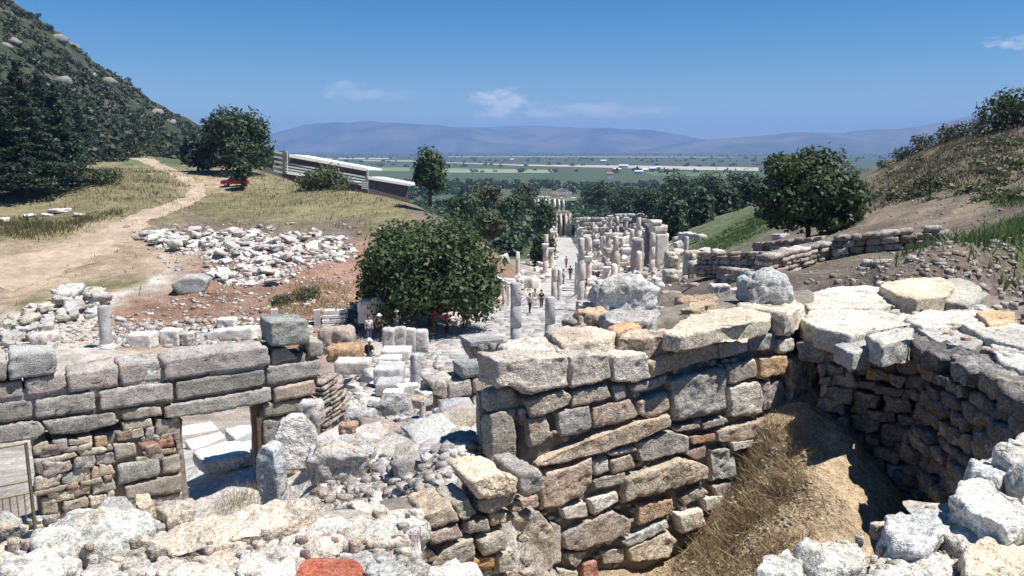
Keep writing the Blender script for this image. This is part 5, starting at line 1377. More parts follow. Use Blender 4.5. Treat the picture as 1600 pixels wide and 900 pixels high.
# brick pier beside the doorway wall, its courses stepping down the slope
def brick_pier():
    P = Plane(LP.xyz(LP.uv(503, 600)[0] + .05, 0, -.1), (.25, .97, 0), (0, 0, 1)); w = base_empty('brick_pier', P, .6, -3.0)
    tag(w, 'sloping brick courses at the street end of the ashlar wall', 'wall', kind='thing')
    top = P.uv(505, 598)[1]
    for r_ in range(26):
        v = top - .06 - r_ * .085
        L = .35 + .055 * r_
        u = 0
        while u < L:
            l = random.uniform(.22, .36)
            put_stone(w, P, [(u, v), (u + l, v), (u + l, v + .06), (u, v + .06)], .25, jit(random.choice(((0.34, 0.28, 0.24), (0.40, 0.36, 0.31), (0.36, 0.25, 0.18), (0.45, 0.41, 0.36))), .15), 'stone_mid', proud=random.uniform(-.02, .04), cell=.08, edge=.15, rough=.1, joint=.008, name='brick')
            u += l + .01
brick_pier()

rnd = random.Random(41)
for k in range(75):
    px, py = rnd.uniform(500, 780), rnd.uniform(585, 735)
    q = hit(px, py)
    if q[1] < 6.2: continue
    s_ = rnd.uniform(.3, .7) * min(2.2, max(.8, q[1] / 9))
    loose(LIB if k % 3 else LIBR, q[0], q[1], q[2] - .06, s_, jit(rnd.choice(((0.54, 0.51, 0.47), (0.48, 0.45, 0.41), (0.58, 0.56, 0.53), (0.44, 0.38, 0.32))), .12, rnd), ('large ' if s_ > .7 else '') + 'pale flat slab lying on the rubble slope ' + ('near the masonry wall' if px > 680 else 'in its middle' if px > 590 else 'near the ashlar wall end') + (', upper part' if py < 640 else ', lower part'), 'stone slab', 'pale slabs on the rubble slope', 'slope_slab', rnd, rnd.uniform(.35, .7), .3)
# ------------------------------------------------------------------ trees, shrubs and grass
def leaves(P, Nrm, size, rnd_seed=0, asp=.55, jitter=.6):
    """leaf-shaped quads at points P facing roughly along Nrm"""
    g = np.random.default_rng(rnd_seed); n = len(P)
    N = Nrm + jitter * g.normal(size=(n, 3)); N /= np.linalg.norm(N, axis=1, keepdims=True) + 1e-9
    a = np.cross(N, g.normal(size=(n, 3))); a /= np.linalg.norm(a, axis=1, keepdims=True) + 1e-9
    b = np.cross(N, a)
    s = (size * g.uniform(.6, 1.35, n))[:, None]
    V = np.stack([P - a * s * .5, P - b * s * asp * .5 + a * s * .05, P + a * s * .5 + N * s * .08, P + b * s * asp * .5 + a * s * .05], 1).reshape(-1, 3)
    Fq = np.arange(4 * n, dtype=np.int32).reshape(-1, 4)
    return V, Fq

def crown_points(n, lumps, seed, shell=.55):
    """points through a crown made of overlapping lumps (centre, radii)"""
    g = np.random.default_rng(seed)
    vol = np.array([l[1][0] * l[1][1] * l[1][2] for l in lumps]) ** .72
    pick = g.choice(len(lumps), n, p=vol / vol.sum())
    d = g.normal(size=(n, 3)); d /= np.linalg.norm(d, axis=1, keepdims=True)
    r = shell + (1 - shell) * g.uniform(0, 1, n) ** .6
    lump = fbm(d * 2.6 + pick[:, None] * 3.1, seed, 3)
    r = r * (1 + .38 * lump)
    C = np.array([l[0] for l in lumps])[pick]; Rd = np.array([l[1] for l in lumps])[pick]
    P = C + d * Rd * r[:, None]
    return P, d + np.array([0, 0, .35])

def limb_mesh(name, segs, mat):
    m = MB()
    for p, q, r0, r1 in segs: m.tube(p, q, r0, r1, 8)
    return m.mesh(name, mat, True)

def make_tree(seed, H, W, n, leaf, mat, trunk=.16, tr=.04, lumps_n=9, squash=.8, low=.1, shell=.5, conic=0.0, lr=(.17, .27)):
    """crown and trunk meshes of a broad tree H tall and W wide"""
    rnd = random.Random(seed); L = []
    c0 = H * (low + (1 - low) / 2)
    L.append(((0, 0, c0), (W * .40, W * .40, H * (1 - low) * .46)))
    if not conic: L.append(((W * .03, 0, H * .72), (W * .27, W * .27, H * .25)))
    for k in range(lumps_n):
        a = k * 2.4 + rnd.uniform(-.4, .4); z = rnd.uniform(low + .12, .86)
        rad = W * .5 * math.sqrt(max(.05, 1 - ((z - low) / (1 - low) * 1.35 - .5) ** 2 * 1.1)) * (1 - conic * z)
        s = rnd.uniform(*lr) * W * (1 - .5 * conic * z)
        L.append(((math.cos(a) * max(0, rad - s), math.sin(a) * max(0, rad - s), z * H), (s, s, s * squash)))
    P, N = crown_points(n, L, seed, shell)
    P[:, 2] = np.maximum(P[:, 2], H * low * .5)
    V, Fq = leaves(P, N, leaf, seed)
    crown = mesh_from('crown', V, Fq, M[mat], False)
    segs = [((0, 0, -.4), (0, 0, H * trunk), H * tr, H * tr * .8)]
    for l in L[1:]:
        segs.append(((0, 0, H * trunk * .85), tuple(np.array(l[0]) * .85), H * tr * .5, H * tr * .12))
    return crown, limb_mesh('trunk', segs, M['bark'])

def place_tree(meshes, P, label, cat='tree', name='tree', rz=0.0, s=1.0, group=None):
    e = empty(name, tuple(P)); e.rotation_euler = (0, 0, rz); e.scale = (s, s, s) if not isinstance(s, tuple) else s
    obj('crown', meshes[0], e); obj('trunk', meshes[1], e)
    return tag(e, label, cat, group)

def px_m(px, Y): return px * Y / FPX * 1.02

# the big fig tree by the street
Yf = 60.0
fig = make_tree(3, px_m(172, Yf), px_m(236, Yf), 17000, .40, 'fig_leaf', trunk=.14, tr=.03, lumps_n=46, squash=.75, low=.08, shell=.5, lr=(.09, .19))
place_tree(fig, at(672, 512, Yf), 'large round dark green fig tree beside the street', name='fig_tree')
figb = make_tree(4, px_m(60, Yf), px_m(90, Yf), 3000, .36, 'fig_leaf', trunk=.1, tr=.03, lumps_n=10, low=.02)
place_tree(figb, at(600, 478, 63), 'low dark shrub under the left edge of the fig tree', 'shrub', 'shrub')
# the fig on the right hillside
Yr = 70.0
figr = make_tree(7, px_m(140, Yr), px_m(172, Yr), 12000, .46, 'fig_leaf', trunk=.18, tr=.03, lumps_n=38, squash=.7, low=.06, shell=.5, lr=(.09, .20))
q = hit(1262, 374); place_tree(figr, at(1262, 374, q[1]), 'broad dark tree on the right hillside above the trench', name='fig_tree', s=q[1] / Yr)
rb_ = make_tree(8, 2.2, 3.4, 900, .3, 'olive_leaf', low=.02, lumps_n=8)
# mid-distance trees
q = hit(380, 272); Yt = q[1]
t1 = make_tree(12, px_m(100, Yt), px_m(112, Yt), 6500, .7, 'fig_leaf', low=.05, lumps_n=30, lr=(.10, .20), trunk=.12, tr=.03)
place_tree(t1, at(372, 272, Yt), 'tall bushy tree beside the meadow at the foot of the hill', name='broadleaf_tree')
t2 = make_tree(13, px_m(62, Yt), px_m(62, Yt), 2600, .8, 'pine_leaf', low=.05, lumps_n=12)
place_tree(t2, at(310, 268, hit(310, 268)[1]), 'dark round tree left of the tall bushy tree by the road', name='broadleaf_tree')
t3 = make_tree(14, px_m(48, 130), px_m(34, 130), 1300, .5, 'fig_leaf', low=.2, lumps_n=8, trunk=.3)
place_tree(t3, at(380, 296, hit(380, 296)[1]), 'small tree standing in the meadow in front of the bushy tree', name='small_tree')
Y6 = 104.0
t4 = make_tree(15, px_m(88, Y6), px_m(62, Y6), 3600, .5, 'wood_leaf', low=.2, lumps_n=14, trunk=.3, tr=.035, conic=.3)
place_tree(t4, at(672, 318, Y6), 'lone tree with bare trunk on the meadow edge', name='lone_tree')
bs = make_tree(16, 3.6, 9, 2200, .5, 'olive_leaf', low=.0, lumps_n=12, squash=.6)
place_tree(bs, at(506, 298, hit(506, 298)[1]), 'low wide bush below the long white roof', 'bush', 'bush')
bs2 = make_tree(17, 1.6, 4.5, 900, .3, 'olive_leaf', low=.0, lumps_n=8, squash=.6)
for px, py, s, lb in ((165, 288, 1.3, 'low olive bush on the slope beside the dirt road'), (1455, 300, .7, 'dry bush on the right hillside above the scree'), (440, 478, .5, 'dry shrub on the red bank above the pillars'), (480, 470, .6, 'brown shrub on the red bank near the fig tree'), (530, 300, .6, 'small bush at the right end of the low wide bush')):
    q = hit(px, py); place_tree(bs2, q, lb, 'bush', 'bush', s=s)
for px, py, Y, w, h, lb in ((850, 372, 175, 46, 62, 'rounded dark tree left of the library ruin'), (848, 412, 125, 44, 46, 'dark green bush at the left edge of the street'), (800, 350, 190, 50, 50, 'dark tree on the slope above the street'), (765, 372, 130, 56, 44, 'olive green bush behind the fig tree'), (725, 350, 150, 60, 48, 'dark bush right of the lone tree'),
                           (820, 330, 230, 40, 44, 'lighter green tree left of the library front'), (760, 330, 190, 60, 40, 'low dark trees mass above the olive bush')):
    t = make_tree(int(px), px_m(h, Y), px_m(w, Y), 1500, .7, 'olive_leaf' if 'olive' in lb or 'lighter' in lb else 'wood_leaf', low=.04, lumps_n=10)
    place_tree(t, at(px, py, Y), lb, 'tree' if 'tree' in lb else 'bush', 'broadleaf_tree' if 'tree' in lb else 'bush', s=1.0)
# trees at the right of the ruins
for px, py, Y, w, h, lb in ((1046, 398, 120, 60, 100, 'tall dark tree right behind the tall pillars'), (1090, 385, 125, 58, 92, 'dark tree above the relief pillars'), (1130, 372, 135, 60, 82, 'dark tree at the top of the green slope'), (1015, 352, 190, 60, 62, 'dark round tree behind the ruined hall'), (1165, 345, 150, 50, 66, 'dark tree left of the hillside fig'),
                           (1060, 330, 220, 70, 56, 'broad tree in the wood behind the pillars'), (1110, 322, 230, 70, 50, 'broad tree in the wood above the green slope'), (975, 338, 240, 60, 46, 'round tree behind the middle of the ruins'), (935, 330, 260, 56, 44, 'round tree right of the library ruin'), (1160, 310, 260, 60, 44, 'tree in the wood left of the hillside fig')):
    t = make_tree(int(px) + 1, px_m(h, Y), px_m(w, Y), 1700, .8, 'wood_leaf', low=.12, lumps_n=11, trunk=.25, tr=.025)
    place_tree(t, at(px, py, Y), lb, 'tree', 'broadleaf_tree')
# cypresses
cy = make_tree(31, 11, 2.2, 500, .7, 'pine_leaf', low=.02, lumps_n=8, squash=2.2, conic=.6)
for k, (px, h) in enumerate(((722, 30), (731, 26), (744, 30), (756, 32), (768, 26))):
    place_tree(cy, at(px, 312, 330), ('leftmost', 'second', 'third', 'fourth', 'rightmost')[k] + ' of five dark cypresses beyond the lone tree', 'tree', 'cypress', s=h / 11 * 330 / FPX, group='cypresses beyond the lone tree', rz=k)
# hilltop shrubs on the right
sh = [make_tree(40 + k, 2.6, 4.2, 800, .34, 'wood_leaf' if k % 2 else 'olive_leaf', low=.0, lumps_n=9) for k in range(3)]
for k, (px, py, s, lb) in enumerate(((1560, 192, 1.35, 'dark shrub on the crest at the upper right'), (1592, 188, 1.6, 'shrub cut by the right edge on the crest'), (1480, 212, .9, 'low shrub on the crest left of the tall ones'), (1440, 226, .8, 'round shrub on the crest above the straw'), (1412, 234, .7, 'small shrub on the crest'), (1500, 207, .8, 'flat shrub on the crest near the middle'), (1530, 204, .7, 'yellowish shrub between the crest shrubs'), (1380, 262, .5, 'little shrub at the lower end of the crest'))):
    q = at(px, py, np.interp(px, [1380, 1450, 1500, 1590], [101, 95, 91, 81])); q[2] = gz(q[0], q[1]) - .3
    place_tree(sh[k % 3], q, lb, 'shrub', 'crest_shrub', rz=k, s=s, group='shrubs on the right crest')

# cedars at the left
def make_cedar(seed, H, W, n, leaf):
    g = np.random.default_rng(seed); rnd = random.Random(seed)
    segs = [((0, 0, -.4), (0, 0, H * .98), H * .018, H * .002)]
    Ps, Ns = [], []
    tiers = 26
    for k in range(tiers):
        f = k / (tiers - 1); z = H * (.10 + .88 * f)
        rad = W * .5 * (1 - f) ** .85 * rnd.uniform(.8, 1.1) + .12
        for b in range(6):
            a = rnd.uniform(0, 6.28); L = rad * rnd.uniform(.7, 1.1)
            tip = (math.cos(a) * L, math.sin(a) * L, z - L * .08 + rnd.uniform(-.2, .2))
            segs.append(((0, 0, z), tip, H * .004, H * .001))
            m = int(n / tiers / 6 * (.35 + 1.3 * (1 - f)))
            t = g.uniform(.15, 1.02, m)
            sp = (t * L * .30 + .15)
            p = np.stack([np.cos(a) * L * t, np.sin(a) * L * t, z - L * .08 * t], 1)
            side = np.array([-math.sin(a), math.cos(a), 0])
            p = p + side * (g.uniform(-1, 1, m) * sp)[:, None] + np.array([0, 0, 1]) * (g.normal(0, .13, m) - np.abs(g.normal(0, .16, m)))[:, None]
            Ps.append(p); Ns.append(np.tile([0, 0, 1.0], (m, 1)))
    P = np.concatenate(Ps); N = np.concatenate(Ns)
    V, Fq = leaves(P, N, leaf, seed, .5, .55)
    return mesh_from('crown', V, Fq, M['pine_leaf'], False), limb_mesh('trunk', segs, M['bark'])
ced = [make_cedar(51, 18, 13, 11000, .55), make_cedar(52, 14.5, 12, 9500, .55)]
q = hit(43, 309); place_tree(ced[0], q, 'tallest dark cedar at the left with its trunk clear', name='cedar', group='cedars at the left', s=q[1] / 108)
q = hit(97, 296); place_tree(ced[1], q, 'cedar right of the tallest one, by the road', name='cedar', rz=1, group='cedars at the left', s=q[1] / 108 * .95)
q = hit(-6, 309); place_tree(ced[1], q, 'cedar cut off by the left edge', name='cedar', rz=2, group='cedars at the left', s=q[1] / 108 * 1.1)
q = hit(130, 252); place_tree(ced[1], at(128, 246, 190), 'shorter cedar far behind the others', name='cedar', rz=4, group='cedars at the left', s=.85)
q = hit(62, 262); place_tree(ced[0], at(70, 262, 150), 'cedar standing behind the gap of the front two', name='cedar', rz=5, group='cedars at the left', s=.95)

M['scrub_leaf'] = mat_leaf('scrub_leaf_material', (0.022, 0.036, 0.018), (0.062, 0.078, 0.038), 0.05)
# scrub covering the hill: too dense to count
def scatter_mass(name, pts, scales, libs, label, cat, mat, seed=0):
    g = np.random.default_rng(seed); Vs, Fs = [], []; n = 0
    for P, s in zip(pts, scales):
        V, Fq = libs[g.integers(len(libs))]
        a = g.uniform(0, 6.28); co, si = math.cos(a), math.sin(a)
        W = V @ np.array([[co, si, 0], [-si, co, 0], [0, 0, 1]]) * s + P
        Vs.append(W); Fs.append(Fq + n); n += len(W)
    o = obj(name, mesh_from(name, np.concatenate(Vs), np.concatenate(Fs), M[mat], False))
    return tag(o, label, cat, kind='stuff')
def bush_geo(seed, n, leaf, H=1.0, W=1.3):
    L = [((0, 0, H * .45), (W * .4, W * .4, H * .45))]; r = random.Random(seed)
    for k in range(5): a = k * 1.26; L.append(((math.cos(a) * W * .28, math.sin(a) * W * .28, r.uniform(.3, .7) * H), (W * .26,) * 3))
    P, N = crown_points(n, L, seed, .6); P[:, 2] = np.maximum(P[:, 2], 0)
    return leaves(P, N, leaf, seed, .7)
BG = [bush_geo(60 + k, 48, .38) for k in range(5)]
g = np.random.default_rng(77)
hp = []; hs = []
nth, nr = HILL.shape[:2]
while len(hp) < 3900:
    i, j = g.integers(nth), g.integers(nr)
    if HILL_T[i, j] <= 0.0 or HILL_T[i, j] >= 1.0: continue
    P = HILL[i, j] + g.uniform(-1, 1, 3) * np.array([1.5, 1.5, 0])
    d = fbm2(np.array([P[0]]), np.array([P[1]]), .03, 90, 3)[0]
    if d < -.45 + .45 * HILL_T[i, j] + g.uniform(-.3, .3): continue
    hp.append(P - np.array([0, 0, .3])); hs.append(g.uniform(1.4, 3.6) * (1.15 - .45 * HILL_T[i, j]))
scatter_mass('hill_scrub', hp, hs, BG, 'dark scrub covering the rocky hill at the left', 'scrub', 'scrub_leaf', 5)
# pale rocks showing on the hill
rp = []
while len(rp) < 36:
    i, j = g.integers(nth), g.integers(nr)
    if (.45 < HILL_T[i, j] < 1.0) and fbm2(HILL[i, j, 0:1], HILL[i, j, 1:2], .02, 33, 3)[0] > .15: rp.append(HILL[i, j])
def rock_geo(seed):
    P, Fq = cube_grid(3, 3, 3); V = P / np.linalg.norm(P, axis=1, keepdims=True) * (1 + .35 * fbm(P * 1.3 + seed, seed, 2))[:, None]
    return V * np.array([1, 1, .7]), Fq
M['crag'] = mat_plain('crag_material', (0.22, 0.205, 0.185), .95, .35, .6, .6)
scatter_mass('hill_crags', rp, g.uniform(1.0, 3.4, len(rp)), [rock_geo(k) for k in range(5)], 'pale rocks jutting from the left hill', 'rocks', 'crag', 6)

# the wood in the valley and on the plain: one far mass
wp, ws = [], []
while len(wp) < 1500:
    Y = math.exp(g.uniform(math.log(210), math.log(1000))); px = g.uniform(600, 1260)
    X = (px - 800) / FPX * Y * .985
    if abs(X - street_x(Y)) < 14 and Y < 275: continue
    if X < -12 and Y < 330: continue
    f = fbm2(np.array([X]), np.array([Y]), .008, 41, 2)[0]
    if f < -.35 or (Y > 700 and f < .05): continue
    wp.append(np.array([X, Y, float(ground_z(np.array([X]), np.array([Y]), False)[0]) - .5])); ws.append(g.uniform(4.5, 8.5))
BW = [bush_geo(80 + k, 130, .26, 1.0, 1.15) for k in range(5)]
scatter_mass('valley_wood', wp, ws, BW, 'dark green wood filling the valley beyond the ruins', 'wood', 'wood_leaf', 7)
fp, fs = [], []
for rowY, x0, x1, n in ((1900, -1200, 1500, 90), (2500, -1500, 1700, 130), (3200, -2000, 2200, 160), (4200, -2500, 2600, 160), (1400, -300, 900, 50), (5200, -2500, 3000, 120)):
    for k in range(n):
        fp.append(np.array([g.uniform(x0, x1), rowY + g.uniform(-1, 1) * rowY * .07, PLAIN])); fs.append(g.uniform(4, 9))
scatter_mass('plain_trees', fp, fs, [bush_geo(95 + k, 40, .5, .8, 1.8) for k in range(3)], 'hedges and groves scattered over the far plain', 'trees', 'wood_leaf', 8)

# fields on the plain
def field(pts, col, z, name='field'):
    m = MB(); m.add([(x, y, z) for x, y in pts], [tuple(range(len(pts)))])
    o = obj(name, m.mesh(name, mat_soil(name + '_material', col, .02))); tag(o, kind='structure')
def fpts(*pp):
    out = []
    for px, py in pp:
        r = ray(px, py); k = PLAIN / r[2]; out.append((r[0] * k, r[1] * k))
    return out
field(fpts((690, 253.5), (820, 257.5), (1000, 259), (1185, 262), (1185, 267.5), (1080, 266), (950, 262.5), (820, 259.5), (690, 254.8)), (0.38, 0.345, 0.28), PLAIN + .6)
field(fpts((690, 263), (870, 266), (870, 271), (690, 270)), (0.20, 0.24, 0.13), PLAIN + .5)
field(fpts((560, 250), (690, 251), (690, 253), (560, 252)), (0.34, 0.33, 0.22), PLAIN + .5)
field(fpts((480, 262), (640, 262), (640, 268), (480, 268)), (0.17, 0.22, 0.11), PLAIN + .4)
field(fpts((440, 247), (620, 247), (600, 249), (440, 249)), (0.40, 0.34, 0.26), PLAIN + .7)
field(fpts((700, 244.5), (1100, 245), (1180, 246.5), (700, 246)), (0.26, 0.26, 0.17), PLAIN + .9)
field(fpts((1000, 268), (1180, 271), (1180, 277), (1020, 275)), (0.10, 0.15, 0.06), PLAIN + .4)

# dry grass
def grass(name, regions, n, h, w, mat, label, seed, lean=.35, cond=None):
    g = np.random.default_rng(seed); Ps = []
    cand = 0
    X, Y = [], []
    for reg, share in regions:
        m = int(n * share); xs = [p[0] for p in reg]; ys = [p[1] for p in reg]; k = 0
        C = np.array([hit(px, py) for px, py in reg])
        lo, hi = C[:, :2].min(0), C[:, :2].max(0); pl = [tuple(c[:2]) for c in C]
        while k < m:
            p = (g.uniform(lo[0], hi[0]), g.uniform(lo[1], hi[1]))
            if in_poly(p, pl):
                jj = g.normal(size=2) * (hi - lo) * .07; X.append(p[0] + jj[0]); Y.append(p[1] + jj[1]); k += 1
    X, Y = np.array(X), np.array(Y)
    cl = fbm2(X, Y, 1.0 / (h * 3), seed, 3)
    keep = cl > -.45 + .5 * g.uniform(-1, 1, len(X)); X, Y, cl = X[keep], Y[keep], cl[keep]
    Z = ground_z(X, Y); n = len(X)
    a = g.uniform(0, 6.28, n); hh = h * g.uniform(.35, 1.1, n) * (1 + .5 * cl); ln = hh * lean * g.normal(size=n)
    b = g.uniform(0, 6.28, n); ww = w * g.uniform(.6, 1.4, n)
    base = np.stack([X, Y, Z - .02], 1); side = np.stack([np.cos(a), np.sin(a), 0 * a], 1) * ww[:, None]
    tip = base + np.stack([np.cos(b) * ln, np.sin(b) * ln, hh], 1)
    mid = (base + tip) / 2
    V = np.stack([base - side, base + side, mid + side * .7, tip], 1).reshape(-1, 3)
    o = obj(name, mesh_from(name, V, np.arange(4 * n, dtype=np.int32).reshape(-1, 4), M[mat], False))
    return tag(o, label, 'grass', kind='stuff')
grass('dry_grass', [([(1195, 664), (1262, 680), (1270, 780), (1225, 900), (1060, 900), (1110, 820), (1150, 750)], 1.0)], 8000, .10, .0035, 'dry_grass', 'dry straw coloured grass on the slope into the pit', 3, 1.1)
grass('meadow_grass', [([(320, 318), (380, 292), (560, 300), (650, 325), (600, 348), (420, 352), (300, 345)], .55), ([(140, 262), (280, 270), (290, 300), (230, 322), (120, 325)], .2), ([(0, 340), (100, 345), (200, 330), (60, 372), (0, 372)], .25)], 16000, .55, .05, 'weed_grass', 'tall dry weeds of the meadow above the marble heap', 4, .3)
grass('hillside_straw', [([(1360, 300), (1440, 236), (1590, 205), (1600, 280), (1480, 300), (1380, 312)], 1.0)], 9000, .42, .04, 'hill_straw', 'brown straw on the upper right hillside', 5, .4)
grass('green_weeds', [([(1560, 300), (1600, 292), (1600, 322), (1565, 320)], .25), ([(1560, 345), (1600, 335), (1600, 440), (1570, 440), (1570, 390)], .5), ([(1490, 380), (1550, 370), (1560, 390), (1500, 395)], .25)], 7000, .28, .02, 'green_weed', 'green weeds on the right hillside', 6, .6)
grass('green_slope', [([(1080, 392), (1195, 332), (1215, 350), (1130, 392)], 1.0)], 6000, .28, .05, 'green_weed', 'bright green grass on the slope behind the ruins', 7, .4)
grass('bank_scrub', [([(420, 490), (460, 455), (545, 440), (552, 490), (500, 500)], 1.0)], 3500, .5, .03, 'dry_grass', 'brown dry scrub on the red earth bank', 8, .5)
grass('dry_twigs', [([(330, 800), (400, 760), (440, 770), (440, 800), (380, 812)], .6), ([(480, 790), (560, 770), (600, 790), (540, 815)], .4)], 900, .32, .003, 'dry_grass', 'dead twiggy weeds in front of the doorway', 9, .5)

cp_, cs_ = [], []
for k in range(210):
    px, py = random.uniform(1360, 1610), random.uniform(205, 315)
    q = hit(px, py, 0.0, False)
    if not 30 < q[1] < 110 or py < 205 + (1600 - px) * .22: continue
    cp_.append(q - np.array([0, 0, .15])); cs_.append(random.uniform(.35, 1.1))
scatter_mass('hillside_scrub', cp_, cs_, [bush_geo(120 + k, 60, .3, .7, 1.5) for k in range(4)], 'low dull scrub over the upper right hillside', 'scrub', 'olive_leaf', 12)
# ------------------------------------------------------------------ gravel and small rubble: nobody could count it
def gravel(name, regions, n, smin, smax, label, seed, cols, mat='gravel', lim=(0, 400)):
    g = np.random.default_rng(seed); P0, F0 = cube_grid(1, 1, 1)
    P0 = P0 * .42
    Vs, Fs, Cs, Cn = [], [], [], []; cnt = 0
    for reg, share in regions:
        m = int(n * share); xs = [p[0] for p in reg]; ys = [p[1] for p in reg]; k = 0; tr = 0
        while k < m and tr < m * 6:
            tr += 1
            p = (g.uniform(min(xs), max(xs)), g.uniform(min(ys), max(ys)))
            if not in_poly(p, reg): continue
            C = hit(*p, 0.0, False)
            if not lim[0] < C[1] < lim[1]: k += 1; continue
            s = (smin + (smax - smin) * g.uniform() ** 2.5) * min(1.0, max(.3, C[1] / 13))
            W = P0 * (s * g.uniform(.6, 1.25, 3)) * (1 + .45 * g.uniform(-1, 1, (len(P0), 3)))
            a = g.uniform(0, 6.28); co, si = math.cos(a), math.sin(a)
            W = W @ np.array([[co, si, 0], [-si, co, 0], [0, 0, .75]]) + np.array([C[0], C[1], C[2] + .12 * s])
            Vs.append(W); Cn.append(C); Fs.append(F0 + cnt); cnt += len(W); k += 1
            c = np.array(cols[g.integers(len(cols))]) * g.uniform(.75, 1.2); Cs.append(np.tile([*c, 1.0], (len(W), 1)))
    Ct = np.array(Cn); dz = ground_z(Ct[:, 0], Ct[:, 1]) - Ct[:, 2]
    for W, d_ in zip(Vs, dz): W[:, 2] += d_
    me = mesh_from(name, np.concatenate(Vs), np.concatenate(Fs), M[mat], False)
    at_ = me.attributes.new('soil', 'FLOAT_COLOR', 'POINT'); at_.data.foreach_set('color', np.concatenate(Cs).astype(np.float32).ravel())
    return tag(obj(name, me), label, 'rubble', kind='stuff')
t = NT('gravel_material'); an = t.n.new('ShaderNodeAttribute'); an.attribute_name = 'soil'; nz = t.noise(9, 4, .7); nf = t.noise(60, 3, .7)
M['gravel'] = t.done(t.scale(an.outputs['Color'], t.math('MULTIPLY', t.ramp(nz, ((.3, .6), (.7, 1.3))), t.ramp(nf, ((.35, .7), (.65, 1.25))))), t.bump(nf, .6, .02, t.bump(nz, .6, .03)), .95)
PALES = ((0.52, 0.49, 0.46), (0.46, 0.43, 0.40), (0.58, 0.56, 0.54), (0.40, 0.36, 0.32), (0.44, 0.37, 0.31), (0.36, 0.34, 0.34))
gravel('slope_rubble', [([(500, 690), (560, 640), (780, 650), (800, 740), (640, 820), (500, 790)], .55), ([(520, 600), (660, 600), (680, 640), (560, 690), (520, 660)], .45)], 2600, .02, .26, 'pale broken rubble covering the slope between the walls', 1, PALES)
gravel('street_rubble', [([(520, 560), (680, 545), (700, 600), (560, 620)], .25), ([(180, 500), (420, 500), (560, 500), (560, 530), (180, 548)], .4), ([(900, 380), (1000, 340), (1040, 380), (1090, 450), (920, 470)], .35)], 1500, .15, .6, 'scattered broken marble along the street', 2, PALES)
gravel('bank_rubble', [([(180, 500), (300, 460), (560, 430), (560, 520), (190, 540)], .5), ([(0, 500), (160, 465), (200, 540), (0, 550)], .3), ([(230, 345), (560, 350), (560, 440), (330, 460), (230, 400)], .2)], 1600, .1, .4, 'stone chips on the red earth bank', 3, PALES + ((0.30, 0.2, 0.15), (0.34, 0.24, 0.18)))
gravel('heap_chips', [([(222, 366), (300, 356), (400, 362), (540, 374), (562, 398), (480, 425), (440, 450), (340, 448), (320, 405), (240, 385)], 1.0)], 1500, .15, .6, 'small white chips between the marble fragments', 11, ((0.58, 0.56, 0.53), (0.5, 0.47, 0.44), (0.36, 0.3, 0.26), (0.62, 0.6, 0.57)))
gravel('hillside_stones', [([(1220, 400), (1300, 345), (1560, 320), (1600, 460), (1400, 450), (1250, 440)], .7), ([(1350, 320), (1600, 220), (1600, 330), (1400, 340)], .3)], 1100, .03, .16, 'small stones over the right hillside', 4, ((0.36, 0.32, 0.28), (0.28, 0.22, 0.18), (0.45, 0.42, 0.39)))
gravel('pit_stones', [([(1195, 664), (1262, 690), (1270, 800), (1225, 900), (1060, 900), (1120, 810)], 1.0)], 600, .015, .075, 'small stones in the dry grass of the pit slope', 5, ((0.42, 0.36, 0.28), (0.36, 0.31, 0.25), (0.5, 0.46, 0.4)))

# ------------------------------------------------------------------ the marble street
def paved_street():
    Ys = np.linspace(44, 258, 120); line = [(street_x(Y), Y) for Y in Ys]
    M['paving'] = mat_soil('marble_paving_material', (0.40, 0.385, 0.365), 1.0)
    drape('street', line, [np.interp(Y, [44, 60, 85, 110, 258], [10, 9.5, 7, 4.4, 4.4]) for Y in Ys], M['paving'], .05, .08, 160, 8)
    # paving slabs near enough to tell apart
    st = bpy.data.objects['street']; rnd = random.Random(4)
    lib = []
    for k in range(8):
        j = lambda: rnd.uniform(-.08, .08)
        lib.append(stone_mesh([(-.5 + j(), -.5 + j()), (.5 + j(), -.5 + j()), (.5 + j(), .5 + j()), (-.5 + j(), .5 + j())], .12, .5, .2, .015, M['marble'], 900 + k, 3))
    Y = 44.5
    while Y < 86:
        d = rnd.uniform(.8, 1.3); x = -4.6 + rnd.uniform(0, .4)
        while x < 4.4:
            w_ = rnd.uniform(.9, 1.9)
            if rnd.random() < .93:
                xx = street_x(Y) + x + w_ / 2
                obj('paving_slab', rnd.choice(lib), st, (xx, Y, street_z(Y) + .075 + rnd.uniform(0, .03)), (R(-4.2), 0, rnd.uniform(-.03, .03)), (w_ * .97, d * .96, 1), jit(rnd.choice(((0.38, 0.37, 0.355), (0.34, 0.33, 0.32), (0.43, 0.41, 0.385))), .1, rnd))
            x += w_
        Y += d
paved_street()

# ------------------------------------------------------------------ ruins along the street
def ruin_wall(px0, px1, pt, pb, Y, name, label, col, ang=90, depth=.9, rows=4, seed=1, mat='marble', jag=.3, group=None):
    P = wall_plane(px0, pb, Y, R(ang)); w = base_empty(name, P, 0, 0); tag(w, label, 'ruined wall', group, kind='thing')
    rnd = random.Random(seed); L = P.uv(px1, pb)[0]; H = P.uv(px0, pt)[1]; h = H / rows; v = -.3
    for r_ in range(rows):
        u = 0
        while u < L:
            l = rnd.uniform(.9, 2.0) * h
            if not (r_ >= rows * .55 and rnd.random() < jag):
                put_stone(w, P, [(u, v), (min(u + l, L + .2), v), (min(u + l, L + .2), v + h), (u, v + h)], depth, jit(rnd.choice(col), .15, rnd), mat, proud=rnd.uniform(-.1, .1), cell=max(.25, h / 3), edge=.15, rough=.08, joint=.04, maxseg=8)
            u += l
        v += h
C1 = ((0.50, 0.47, 0.43), (0.42, 0.38, 0.34), (0.56, 0.54, 0.51), (0.34, 0.31, 0.28), (0.40, 0.33, 0.28))
